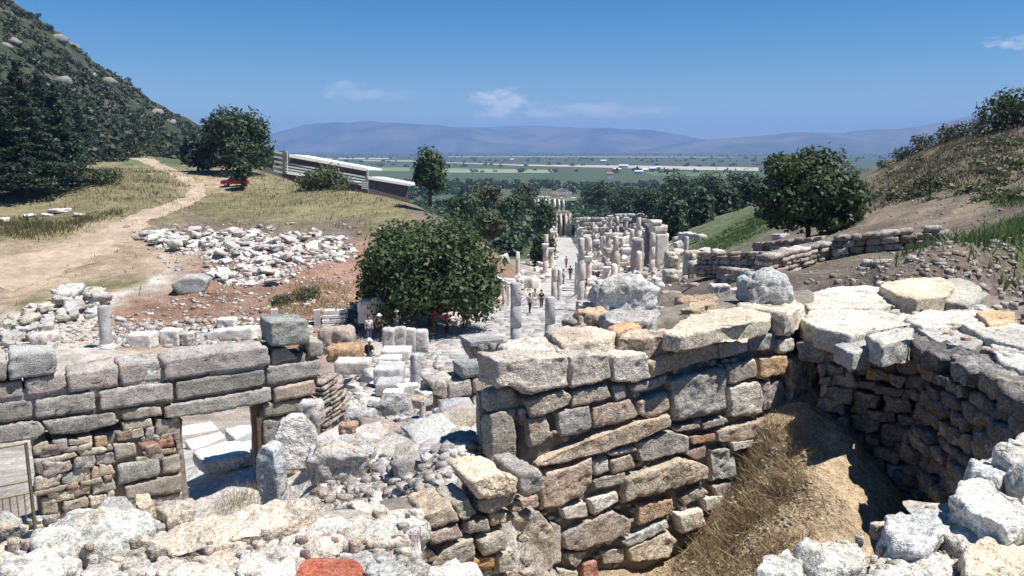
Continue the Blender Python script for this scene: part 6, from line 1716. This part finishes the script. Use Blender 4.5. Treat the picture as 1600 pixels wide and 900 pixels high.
ruin_wall(925, 1003, 352, 420, 150, 'ruined_hall', 'ruined hall wall of pale blocks behind the columns', C1, 85, rows=7, seed=3, jag=.35)
ruin_wall(945, 1000, 385, 436, 108, 'ruined_hall', 'lower broken wall in front of the ruined hall', C1, 80, rows=5, seed=4, jag=.45)
ruin_wall(898, 960, 338, 372, 215, 'ruined_hall', 'far ruined wall right of the library', C1, 88, rows=5, seed=5)
ruin_wall(960, 1020, 332, 362, 205, 'ruined_hall', 'grey ruined wall with a flat top behind the tall pillars', ((0.35, 0.34, 0.33), (0.42, 0.4, 0.38)), 88, rows=4, seed=6, jag=.15)
ruin_wall(905, 945, 400, 440, 112, 'ruined_hall', 'broken pale blocks beside the slender column', C1, 70, rows=4, seed=7, jag=.5)
ruin_wall(1040, 1100, 448, 468, 50, 'terrace_edge', 'brown stone edge under the relief pillars', ((0.30, 0.24, 0.2), (0.38, 0.33, 0.29)), 88, rows=2, seed=8, jag=0)
sblock(984, 1004, 372, 442, 'grey_pier', 'plain grey marble pier left of the tall pillars', (0.44, 0.42, 0.40), Y=98, cat='pillar', depth=1.4, rz=-.3)
sblock(1008, 1023, 352, 440, 'pillar_shade', 'dark block standing for the shade left of the tall bright pillar', (0.20, 0.19, 0.18), Y=101, cat='pillar', depth=1.6)  # dark tint puts the shade beside the tall pillar into the colour
def tall_pillar():
    Y = 98.0; P = at(1033, 447, Y); w_ = px_m(21, Y); e = empty('tall_pillar', tuple(P)); tag(e, 'tallest bright marble pillar with a broken stepped top', 'pillar')
    for a, b, t, bt, c in ((-.5, .5, 365, 416, (0.56, 0.52, 0.47)), (-.75, .6, 416, 447, (0.42, 0.38, 0.36)), (-.75, .35, 352, 364, (0.58, 0.55, 0.5)), (-.9, -.1, 344, 352, (0.58, 0.55, 0.5))):
        z0, z1 = at(1033, bt, Y)[2] - P[2], at(1033, t, Y)[2] - P[2]
        _SEED[0] += 1
        o = obj('block', stone_mesh([(a * w_, z0), (b * w_, z0), (b * w_, z1), (a * w_, z1)], 1.4, .35, .1, .04, M['marble'], _SEED[0], 16), e, color=c); o.rotation_euler = (math.pi / 2, 0, .25)
tall_pillar()
def relief_pillar(px0, px1, pt, pb, Y, label):
    P = at((px0 + px1) / 2, pb, Y); w_ = px_m(px1 - px0, Y); h = at(px0, pt, Y)[2] - P[2]
    e = empty('relief_pillar', tuple(P)); tag(e, label, 'pillar', 'relief pillars of the gate')
    _SEED[0] += 1
    o = obj('slab', stone_mesh([(-w_ / 2, -.3), (w_ / 2, -.3), (w_ / 2, h), (-w_ / 2, h)], .8, .2, .1, .03, M['marble'], _SEED[0], 16), e, color=(0.52, 0.46, 0.40)); o.rotation_euler = (math.pi / 2, 0, 0)
    # carved standing figure in relief
    m = MB(); m.tube((-.12 * w_, -.05, .1), (-.10 * w_, -.12, h * .5), .12 * w_, .16 * w_, 8); m.tube((.16 * w_, -.05, .1), (.06 * w_, -.12, h * .5), .12 * w_, .16 * w_, 8)
    m.tube((0, -.12, h * .45), (0, -.15, h * .78), .24 * w_, .30 * w_, 10); m.tube((0, -.14, h * .78), (0, -.16, h * .94), .14 * w_, .12 * w_, 8); m.tube((.25 * w_, -.12, h * .75), (.3 * w_, -.14, h * .42), .08 * w_, .07 * w_, 6); m.tube((-.25 * w_, -.12, h * .75), (-.34 * w_, -.14, h * .5), .08 * w_, .07 * w_, 6)
    obj('relief_figure', m.mesh('relief_figure', M['marble'], True), e, color=(0.55, 0.49, 0.42))
relief_pillar(1069, 1093, 393, 452, 57, 'right relief pillar carved with a standing figure')
relief_pillar(1040, 1062, 394, 418, 58, 'upper block of the left relief pillar')
relief_pillar(1037, 1061, 422, 451, 57, 'lower block of the left relief pillar with crossed drapery')
column(1072, 370, 393, 7, 'short white column standing above the relief pillars', Y=60, col=MARB)
rnd = random.Random(17); k = 0
names_side = []
for side, y0, y1, n in ((-1, 112, 235, 18), (1, 84, 225, 30), (2, 88, 200, 16), (3, 92, 180, 10)):
    for i in range(n):
        Y = y0 + (y1 - y0) * (i / (n - 1)) ** 1.25 + rnd.uniform(-1, 1); X = street_x(Y) + (side if side < 1 else 1) * (2.5 + rnd.uniform(0, 1.0)) + max(0, side - 1) * rnd.uniform(2.5, 4); z = gz(X, Y)
        h = rnd.choice((1.8, 2.8, 3.8, 4.8, 5.6)); px, pb = to_px((X, Y, z)); pt = to_px((X, Y, z + h))[1]
        column(px, pt, pb, FPX * .72 / Y, ('tall ' if h > 4 else 'low broken ' if h < 2 else 'half height ') + 'pale column %s, %s' % ('left of the street' if side < 0 else ('', 'right of the street, first row', 'right of the street, second row', 'right of the street, third row')[side], 'near stretch' if Y < 115 else 'middle stretch' if Y < 160 else 'far stretch'), Y=Y, name='colonnade_column', cap=rnd.random() < .35, plinth=True, col=jit((0.58, 0.51, 0.44), .14, rnd), group='colonnade remains along the %s side' % ('left' if side < 0 else 'right'))
for i in range(230):
    Y = 78 + 150 * rnd.random() ** 1.2; side = 1 if rnd.random() < .78 else -1
    X = street_x(Y) + side * (3.0 + (rnd.random() ** 1.3) * (15 if side > 0 else 4)); z = gz(X, Y); s = rnd.uniform(.7, 1.9)
    loose(LIB, X, Y, z, s, jit(rnd.choice(WH), .12, rnd), ('large ' if s > 1.5 else 'small ' if s < 1.0 else '') + 'marble fragment on the %s of the street, %s' % ('right' if side > 0 else 'left', 'in its near stretch' if Y < 105 else 'in its middle stretch' if Y < 150 else 'in its far stretch'), 'marble block', 'marble fragments in the street ruins', 'ruin_fragment', rnd, rnd.uniform(.6, 1.4), .25)

rnd = random.Random(29)
for i in range(16):
    Y = 90 + 110 * (i / 15) + rnd.uniform(-3, 3); X = street_x(Y) + rnd.uniform(4.5, 15); z = gz(X, Y) - .3; L = rnd.uniform(2, 5); h = rnd.uniform(1.2, 3.6)
    px0, pb = to_px((X, Y, z)); px1 = to_px((X + L, Y, z))[0]; pt = to_px((X, Y, z + h))[1]
    ruin_wall(px0, px1, pt, pb, Y, 'shop_wall', ('tall ' if h > 2.4 else 'low ') + 'stub of a ruined shop wall right of the street, ' + ('near' if Y < 125 else 'middle' if Y < 165 else 'far') + ' stretch', C1, 80 + rnd.uniform(-25, 15), rows=max(2, int(h / .55)), seed=60 + i, jag=.4, group='ruined shop walls right of the street')
for i in range(170):
    Y = 62 + 150 * rnd.random() ** 1.3; side = rnd.choice((-1, 1)); X = street_x(Y) + side * (rnd.uniform(2.2, 6.0) if Y > 85 else rnd.uniform(3.6, 5.5)); z = gz(X, Y); s = rnd.uniform(.35, 1.0)
    loose(LIB, X, Y, z, s, jit(rnd.choice(WH), .12, rnd), ('larger ' if s > .7 else 'small ') + 'loose block on the %s edge of the paving, %s' % ('right' if side > 0 else 'left', 'near end' if Y < 90 else 'middle' if Y < 140 else 'far end'), 'marble block', 'loose blocks on the paving edges', 'paving_edge_block', rnd, rnd.uniform(.6, 1.2), .25)
# the two-storey library front at the foot of the street
def library():
    Y = 262.0; P = at(862, 372, Y); e = empty('library_facade', tuple(P)); tag(e, 'two storey columned library front at the foot of the street', 'ruin')
    u = lambda px: (px - 862) * Y / FPX * 1.0
    zz = lambda py: at(862, py, Y)[2] - P[2]
    St = (0.60, 0.53, 0.46)
    def part(name, c, d, col=St, sm=False):
        m = MB(); m.box(c, d); return obj(name, m.mesh(name, M['marble']), e, color=col)
    part('podium', (0, .6, zz(372) - 1), (u(893) - u(831), 4, 3.0))
    part('back_wall', (u(864), 2.0, (zz(372) + zz(332)) / 2), (u(893) - u(833), 1.0, zz(332) - zz(372)), (0.40, 0.33, 0.28))
    for a, b, t in ((853, 888, 331), (862, 885, 334), (833, 850, 331)): part('entablature', ((u(a) + u(b)) / 2, -.2 if b > 870 else 0, zz(t)), (u(b) - u(a), 2.2, .8), (0.70, 0.63, 0.55))
    for a, b, t in ((826, 852, 309), (850, 878, 309), (874, 900, 311), (862, 893, 303)): part('upper_entablature', ((u(a) + u(b)) / 2, 0.1 * (b % 3), zz(t)), (u(b) - u(a), 1.8, .9), (0.72, 0.66, 0.58))
    m = MB(); a, b, z = u(860), u(894), zz(301); m.add([(a, -.6, z), (b, -.6, z), ((a + b) / 2, -.6, z + 1.4), (a, .6, z), (b, .6, z), ((a + b) / 2, .6, z + 1.4)], [(0, 1, 2), (5, 4, 3), (0, 3, 4, 1), (1, 4, 5, 2), (2, 5, 3, 0)]); obj('pediment', m.mesh('pediment', M['marble']), e, color=(0.5, 0.46, 0.42))
    for px in (835, 841, 852, 858, 866, 873, 880):
        m = MB(); m.lathe([(.42, zz(330)), (.36, zz(311))], (u(px), -.6, 0), 10); obj('upper_column', m.mesh('upper_column', M['marble'], True), e, color=(0.74, 0.67, 0.58))
    for px in (855, 862, 869, 876, 884, 890):
        m = MB(); m.lathe([(.52, zz(366)), (.44, zz(333))], (u(px), -.9, 0), 10); obj('lower_column', m.mesh('lower_column', M['marble'], True), e, color=(0.72, 0.63, 0.53))
    for px in (866, 880): part('doorway', (u(px), 1.42, (zz(368) + zz(345)) / 2), (1.5, .2, zz(345) - zz(368)), (0.05, 0.045, 0.04))
library()

# ------------------------------------------------------------------ the excavated trench on the right hillside
def trench(px0, pyt0, px1, pyt1, Y0, Y1, h, name, label, seed, thick=.7, cols=C1):
    A = at(px0, pyt0, Y0); B = at(px1, pyt1, Y1)
    d = B - A; L = np.linalg.norm(d[:2]); u = np.array([d[0] / L, d[1] / L, d[2] / L])
    P = Plane(A, u, (0, 0, 1)); P.v = np.array([0, 0, 1.0]); P.u = np.array([d[0] / L, d[1] / L, 0]); P.n = np.cross(P.u, P.v); slope = d[2] / L
    w = empty(name, tuple(P.xyz(L / 2, slope * L / 2 - h))); tag(w, label, 'wall', kind='thing')
    rnd = random.Random(seed); v = -h
    while v < 0:
        hh = rnd.uniform(.18, .34); x = rnd.uniform(-.3, 0)
        while x < L:
            l = rnd.uniform(.35, .8); cut = .25 * fbm(np.array([[x, seed, 0.]]), seed, 2)[0]
            if v < cut:
                zz_ = slope * x
                put_stone(w, P, [(x, v + zz_), (x + l, v + zz_ + slope * l), (x + l, v + zz_ + slope * l + hh), (x, v + zz_ + hh)], thick, jit(rnd.choice(cols), .2, rnd), 'stone_mid', proud=rnd.uniform(-.08, .12), cell=.14, edge=.16, rough=.14, joint=.015, maxseg=8)
            x += l
        v += hh
BR = ((0.36, 0.31, 0.27), (0.30, 0.25, 0.21), (0.44, 0.40, 0.36), (0.26, 0.22, 0.19), (0.5, 0.46, 0.42))
trench(1090, 398, 1250, 398, 46, 38, 1.3, 'trench_wall', 'low stone wall at the near left of the trench', 31, cols=BR)
trench(1205, 402, 1320, 376, 33, 36, 1.7, 'trench_wall', 'dark stone wall in the middle of the trench', 32, cols=BR)
trench(1310, 374, 1470, 358, 35, 34, 1.2, 'trench_wall', 'stone wall at the upper right of the trench', 33, cols=BR)
trench(1120, 420, 1230, 432, 40, 29, 1.0, 'trench_wall', 'lowest crumbling stone wall before the trench', 34, cols=BR)
trench(1350, 412, 1410, 412, 28, 27.5, .8, 'trench_wall', 'short stepped wall with white stones at the trench bottom', 35, cols=((0.5, 0.47, 0.44), (0.42, 0.38, 0.34)))
trench(1180, 384, 1300, 372, 50, 47, .7, 'trench_wall', 'row of stones along the upper trench rim', 36, cols=BR)
for i, (px, py, s) in enumerate(((1220, 374, .75), (1383, 300, .4), (1523, 298, .6))):
    q = hit(px, py); loose(LIBR, q[0], q[1], q[2], s * 1.6, (0.58, 0.57, 0.56), ('white rounded stone on the bare earth below the hillside fig', 'white stone on the dry slope above the trench', 'white stone high on the right slope')[i], 'stone', None, 'white_stone', random, .6, .1)

# ------------------------------------------------------------------ the long protective roof beyond the meadow
def shelter():
    e = empty('shelter_roof', tuple(at(530, 285, 185))); tag(e, 'long white louvred shelter roof stepping down beyond the meadow', 'building')
    b0 = np.array(e.location)
    wm = mat_plain('roof_membrane_material', (0.74, 0.74, 0.72), .6, .08, 2); dm = mat_plain('shelter_wall_material', (0.13, 0.10, 0.10), .8, .3, 2); gm = mat_plain('shelter_glass_material', (0.14, 0.20, 0.20), .3, .2, 2); pm = mat_plain('shelter_slat_material', (0.50, 0.54, 0.51), .6, .15, 3)
    def strip(name, px0, t0, b0_, px1, t1, b1_, Y0, Y1, mat, th=.25):
        a, b, c, d = at(px0, t0, Y0), at(px1, t1, Y1), at(px1, b1_, Y1), at(px0, b0_, Y0)
        n = np.array([0, th, 0]); V = [a, b, c, d, a + n, b + n, c + n, d + n]
        m = MB(); m.add([v - b0 for v in V], [(3, 2, 1, 0), (4, 5, 6, 7), (0, 1, 5, 4), (1, 2, 6, 5), (2, 3, 7, 6), (3, 0, 4, 7)]); return obj(name, m.mesh(name, mat), e)
    Ya, Yb = 178, 186
    strip('side_wall', 436, 243, 290, 574, 266, 322, Ya + .6, Yb + .6, dm)
    for k, (t, b) in enumerate(((253, 255.5), (257.5, 260), (262, 264.5), (266, 268))): strip('slat', 446, t + .5, b + .5, 572, t + 23, b + 23, Ya, Yb, pm)
    strip('slat', 446, 268.5, 271.5, 484, 273.5, 277, Ya - .4, Yb - 6, wm); strip('slat', 536, 279, 281.5, 566, 284.5, 286.5, Ya + 5, Yb - .4, wm)
    for a, b in ((0, .36), (.36, .60), (.60, .82), (.82, 1.0)):
        f = lambda x: 452 + (574 - 452) * x; y = lambda x: 241 + (263 - 241) * x
        # each membrane bay: a real sloped roof sheet
        p, q = at(f(a), y(a), Ya + (Yb - Ya) * a), at(f(b) - .8, y(b), Ya + (Yb - Ya) * b)
        m = MB(); V = [p, q, q + np.array([2, 9, -.35]), p + np.array([2, 9, -.35])]; V = [v - b0 for v in V]; V += [v - np.array([0, 0, .35]) for v in V]
        m.add(V, [(0, 1, 2, 3), (7, 6, 5, 4), (0, 4, 5, 1), (1, 5, 6, 2), (2, 6, 7, 3), (3, 7, 4, 0)]); obj('roof_panel', m.mesh('roof_panel', wm), e)
        strip('fascia', f(a), y(a) - .5, y(a) + 4.6, f(b) - 1, y(b) - .5, y(b) + 4.4, Ya + (Yb - Ya) * a - .15, Ya + (Yb - Ya) * b - .15, wm)
    p, q = at(576, 276, Yb), at(640, 287.5, Yb + 4)
    m = MB(); V = [p, q, q + np.array([2, 9, -.35]), p + np.array([2, 9, -.35])]; V = [v - b0 for v in V]; V += [v - np.array([0, 0, .35]) for v in V]
    m.add(V, [(0, 1, 2, 3), (7, 6, 5, 4), (0, 4, 5, 1), (1, 5, 6, 2), (2, 6, 7, 3), (3, 7, 4, 0)]); obj('roof_panel', m.mesh('roof_panel', wm), e)
    strip('fascia', 575, 275.5, 280, 641, 287, 291, Yb - .2, Yb + 3.8, wm); strip('side_wall', 576, 280, 322, 638, 290, 326, Yb + .4, Yb + 4.4, dm)
    strip('end_post', 573.5, 264, 278, 575.5, 264, 278, Yb - .3, Yb - .3, wm)
    for k in range(5): strip('louvre', 428, 236 + k * 7.4, 238.5 + k * 7.4, 442, 238.5 + k * 7.4, 241.5 + k * 7.4, Ya - .5, Ya - .5, wm)
    strip('mast', 443, 234, 272, 444.4, 234, 272, Ya - .6, Ya - .6, gm); strip('mast', 448, 236, 272, 449.2, 236, 272, Ya - .6, Ya - .6, wm)
    for k in range(4): strip('louvre', 565, 284 + k * 3, 286 + k * 3, 574, 284.5 + k * 3, 286.5 + k * 3, Yb - .5, Yb - .5, wm)
shelter()

# far houses on the plain
hm = mat_plain('house_wall_material', (0.62, 0.60, 0.57), .8, .1, 1); rm = mat_plain('house_roof_material', (0.36, 0.16, 0.10), .8, .2, 1)
for i, (px, py, w_, h) in enumerate(((974, 263, 14, 4.5), (964, 268, 12, 4), (953, 279, 9, 8), (998, 272, 13, 4.5), (1008, 270, 9, 5), (1020, 268, 10, 5), (1028, 266, 8, 5), (943, 255, 9, 4), (800, 252, 6, 3))):
    r = ray(px, py); kk = PLAIN / r[2]; P = (r[0] * kk, r[1] * kk, PLAIN); s = kk / 900 * .7
    e = empty('house', P); lb = ('white house left of the group on the plain', 'low white house below the first one on the plain', 'tall pink house nearest the ruins', 'white house in the middle of the plain group', 'narrow white house in the plain group', 'white house right of the narrow one', 'rightmost white house of the plain group', 'long white shed by the pale strip', 'small white shed far left on the plain')[i]
    tag(e, lb, 'house', 'houses on the plain')
    m = MB(); m.box((0, 0, h * s / 2), (w_ * s, w_ * s * .6, h * s)); obj('wall', m.mesh('wall', hm), e)
    W, D, H = w_ * s * .54, w_ * s * .34, h * s
    m = MB(); m.add([(-W, -D, H), (W, -D, H), (W, D, H), (-W, D, H), (-W, 0, H * 1.35), (W, 0, H * 1.35)], [(0, 1, 5, 4), (2, 3, 4, 5), (1, 2, 5), (3, 0, 4), (3, 2, 1, 0)]); obj('roof', m.mesh('roof', rm if i in (2,) else hm), e)

# ------------------------------------------------------------------ the red car in the meadow
def red_car():
    q = hit(368, 292); e = empty('red_car', tuple(q)); e.rotation_euler = (0, 0, .1); tag(e, 'red car parked in the meadow grass behind a small tree', 'car')
    paint = mat_plain('red_paint_material', (0.24, 0.02, 0.03), .4, .05, 2); glass = mat_plain('car_glass_material', (0.03, 0.035, 0.04), .1, .05, 2); rub = mat_plain('tyre_material', (0.02, 0.02, 0.02), .8, .1, 4); metal = mat_plain('rim_material', (0.45, 0.45, 0.46), .35, .05, 4, 0, .8)
    prof = [(-2.1, .35), (-2.15, .75), (-1.9, .95), (-1.1, 1.0), (-.55, 1.42), (.75, 1.45), (1.5, 1.02), (2.05, .9), (2.12, .5), (2.0, .32)]
    def ext(name, pf, y0, y1, mat):
        n = len(pf); V = [(x, y0, z) for x, z in pf] + [(x, y1, z) for x, z in pf]
        m = MB(); m.add(V, [tuple(range(n)), tuple(range(2 * n - 1, n - 1, -1))] + [(i, i + n, (i + 1) % n + n, (i + 1) % n) for i in range(n)]); return obj(name, m.mesh(name, mat), e)
    ext('body', prof, -.82, .82, paint)
    for y in (-.835, .825): ext('side_window', [(-.95, 1.02), (-.5, 1.36), (.7, 1.38), (1.25, 1.04)], y, y + .01, glass)
    for x in (-1.3, 1.35):
        for y in (-.78, .78):
            m = MB(); m.tube((x, y - .1, .33), (x, y + .1, .33), .33, n=16); t_ = obj('wheel', m.mesh('wheel', rub), e); m = MB(); m.tube((x, y - .11, .33), (x, y + .11, .33), .19, n=12); obj('rim', m.mesh('rim', metal), t_)
red_car()

# ------------------------------------------------------------------ visitors
SKIN = mat_plain('skin_material', (0.42, 0.26, 0.18), .6, .05, 6)
def cloth(name, c): return mat_plain(name, c, .85, .12, 10)
def skin_mesh(name, pts, edges, rad, mat, sub=1):
    me = bpy.data.meshes.new(name); me.from_pydata(pts, edges, []); me.update(); me.materials.append(mat)
    o = bpy.data.objects.new(name, me); COL.objects.link(o)
    sk = o.modifiers.new('skin', 'SKIN'); sk.use_smooth_shade = True
    for i, v in enumerate(me.skin_vertices[0].data): v.radius = (rad[i], rad[i]) if not isinstance(rad[i], tuple) else rad[i]; v.use_root = (i == 0)
    s = o.modifiers.new('smooth', 'SUBSURF'); s.levels = sub; s.render_levels = sub
    return o
def person(P, rz, label, shirt, trousers, hat=None, hair=(0.03, 0.02, 0.015), step=.14, arm=0, bag=None, shorts=False, s=1.0):
    e = empty('person', tuple(P)); e.rotation_euler = (0, 0, rz); e.scale = (s, s, s); tag(e, label, 'person', 'visitors among the ruins')
    hip, kn, an = .92, .50, .09
    A = [(0, 0, .98), (0, .0, 1.16), (0, 0, 1.36), (0, -.01, 1.46), (0, -.015, 1.56), (0, -.03, 1.66), (0, -.02, 1.73)]   # pelvis .. head
    L = [(-.10, 0, hip), (-.11, -step * .6, kn), (-.11, -step * .35, an), (-.11, -step * .35 - .13, .05)]; Rr = [(.10, 0, hip), (.11, step * .4, kn), (.11, step, an), (.11, step - .12, .05)]
    sh = 1.40
    if arm == 0: LA = [(-.19, 0, sh), (-.25, .04, 1.12), (-.25, -.06, .88), (-.25, -.09, .80)]; RA = [(.19, 0, sh), (.25, .03, 1.12), (.25, -.08, .88), (.25, -.11, .80)]
    else: LA = [(-.19, 0, sh), (-.28, -.06, 1.16), (-.12, -.26, 1.26), (-.06, -.30, 1.33)]; RA = [(.19, 0, sh), (.28, -.05, 1.14), (.16, -.27, 1.22), (.09, -.32, 1.30)]
    V = A + L + Rr + LA + RA
    E = [(0, 1), (1, 2), (2, 3), (3, 4), (4, 5), (5, 6), (0, 7), (7, 8), (8, 9), (9, 10), (0, 11), (11, 12), (12, 13), (13, 14), (2, 15), (15, 16), (16, 17), (17, 18), (2, 19), (19, 20), (20, 21), (21, 22)]
    rad = [(.15, .11), (.14, .10), (.16, .10), .055, .09, .10, .075] + [.085, .062, .042, .035] * 2 + [.055, .043, .032, .034] * 2
    b = skin_mesh('body', V, E, rad, SKIN, 2); b.parent = e
    o = skin_mesh('shirt', A[:3] + [(0, 0, 1.43)] + LA[:2] + RA[:2], [(0, 1), (1, 2), (2, 3), (2, 4), (4, 5), (2, 6), (6, 7)], [(.17, .13), (.16, .12), (.175, .12), .08, .075, .062, .075, .062], shirt); o.parent = e
    k = 2 if shorts else 3
    o = skin_mesh('trousers', [(0, 0, 1.0)] + L[:k] + Rr[:k], [(0, 1), (1, 2)] + ([(2, 3)] if k == 3 else []) + [(0, k + 1), (k + 1, k + 2)] + ([(k + 2, k + 3)] if k == 3 else []), [(.165, .125)] + [.10, .078, .06][:k] + [.10, .078, .06][:k], trousers); o.parent = e
    m = MB()
    if hat is not None:
        m.lathe([(.21, 1.70), (.22, 1.72), (.12, 1.74), (.115, 1.82), (.07, 1.86), (.02, 1.87)], (0, -.02, 0), 18); obj('hat', m.mesh('hat', hat, True), e)
    else:
        m.lathe([(.095, 1.60), (.118, 1.66), (.118, 1.73), (.09, 1.79), (.03, 1.82)], (0, .015, 0), 14); obj('hair', m.mesh('hair', cloth('hair_material', hair), True), e)
    for x in (-.11, .11):
        m = MB(); yy = (-step * .35 if x < 0 else step); m.box((x, yy - .05, .04), (.09, .26, .09), 0, .85); obj('shoe', m.mesh('shoe', cloth('shoe_material', (0.06, 0.05, 0.05))), e)
    if bag is not None:
        m = MB(); m.box((0, .20, 1.22), (.28, .16, .42), 0, .85); obj('backpack', m.mesh('backpack', bag), e)
    return e
WHITEC, BLACKC, REDC, BLUEC, GREYC, PURP, BEIGE = (cloth('white_cloth', (0.70, 0.69, 0.68)), cloth('black_cloth', (0.025, 0.022, 0.025)), cloth('red_cloth', (0.55, 0.035, 0.06)), cloth('blue_cloth', (0.09, 0.12, 0.20)), cloth('grey_cloth', (0.26, 0.27, 0.29)), cloth('purple_cloth', (0.17, 0.12, 0.20)), cloth('beige_cloth', (0.50, 0.43, 0.33)))
def stand(px, py, Y): 
    p = at(px, py, Y); return p
person(stand(578, 577, 36), 2.6, 'person in black top and white cap standing on the steps', BLACKC, GREYC, WHITEC, arm=1, bag=BLACKC, s=.8)
person(stand(577, 532, 50), .4, 'person in white shirt and purple trousers seen from behind', WHITEC, PURP, None, s=.92)
person(stand(593, 530, 51), 2.9, 'person in black clothes and wide white hat by the relief slab', BLACKC, BLACKC, WHITEC, s=.92)
person(stand(620, 520, 55), 1.0, 'person in dark clothes and white hat left of the altars', BLACKC, BLUEC, WHITEC, arm=1, s=.9)
person(stand(680, 517, 59), .3, 'person in red and white top and grey trousers under the fig tree', REDC, GREYC, None, hair=(0.25, 0.03, 0.05))
person(stand(699, 520, 57.5), 1.5, 'person in bright red shirt under the fig tree', REDC, BLACKC, None, bag=REDC, s=.95)
person(stand(727, 512, 60), 2.0, 'person in dark clothes at the right of the fig tree shade', BLUEC, BLACKC, None)
person(stand(846, 482, 74), .2, 'person in black walking down the middle of the street', BLACKC, BLACKC, None, step=.22)
person(stand(836, 480, 76), .1, 'person in pale dress beside the one in black', BEIGE, WHITEC, None)
person(stand(891, 436, 104), .2, 'small distant person in black on the street', BLACKC, BLACKC, None, step=.2)
person(stand(916, 462, 82), 1.2, 'distant person in dark top beside the slender column', BLACKC, GREYC, None)

for i, (px, Y, sh_, lb) in enumerate(((872, 92, WHITEC, 'distant person in white top on the paving between columns'), (884, 125, REDC, 'tiny person in red far down the street'), (828, 70, GREYC, 'person in grey shirt near the left edge of the paving'), (880, 98, BEIGE, 'distant person in beige top walking up the street'))):
    X = at(px, 480, Y)[0]; person((X, Y, street_z(Y) + .09), .3 * i, lb, sh_, BLUEC if i % 2 else BLACKC, None, step=.2)
# ------------------------------------------------------------------ the air
def build_haze():
    b = MB(); x, y0, y1, z0, z1 = 11500, -400, 14500, -62, 430
    b.box((0, (y0 + y1) / 2, (z0 + z1) / 2), (2 * x, y1 - y0, z1 - z0))
    m = bpy.data.materials.new('haze_material'); m.use_nodes = True
    n, l = m.node_tree.nodes, m.node_tree.links; n.clear()
    out = n.new('ShaderNodeOutputMaterial'); v = n.new('ShaderNodeVolumePrincipled')
    v.inputs['Color'].default_value = (0.28, 0.50, 1.0, 1)
    v.inputs['Density'].default_value = 0.00012
    v.inputs['Anisotropy'].default_value = 0.0
    l.new(v.outputs[0], out.inputs['Volume'])
    o = obj('haze', b.mesh('haze', m)); tag(o, 'pale blue summer haze over the plain and far hills', 'haze', kind='stuff')
build_haze()
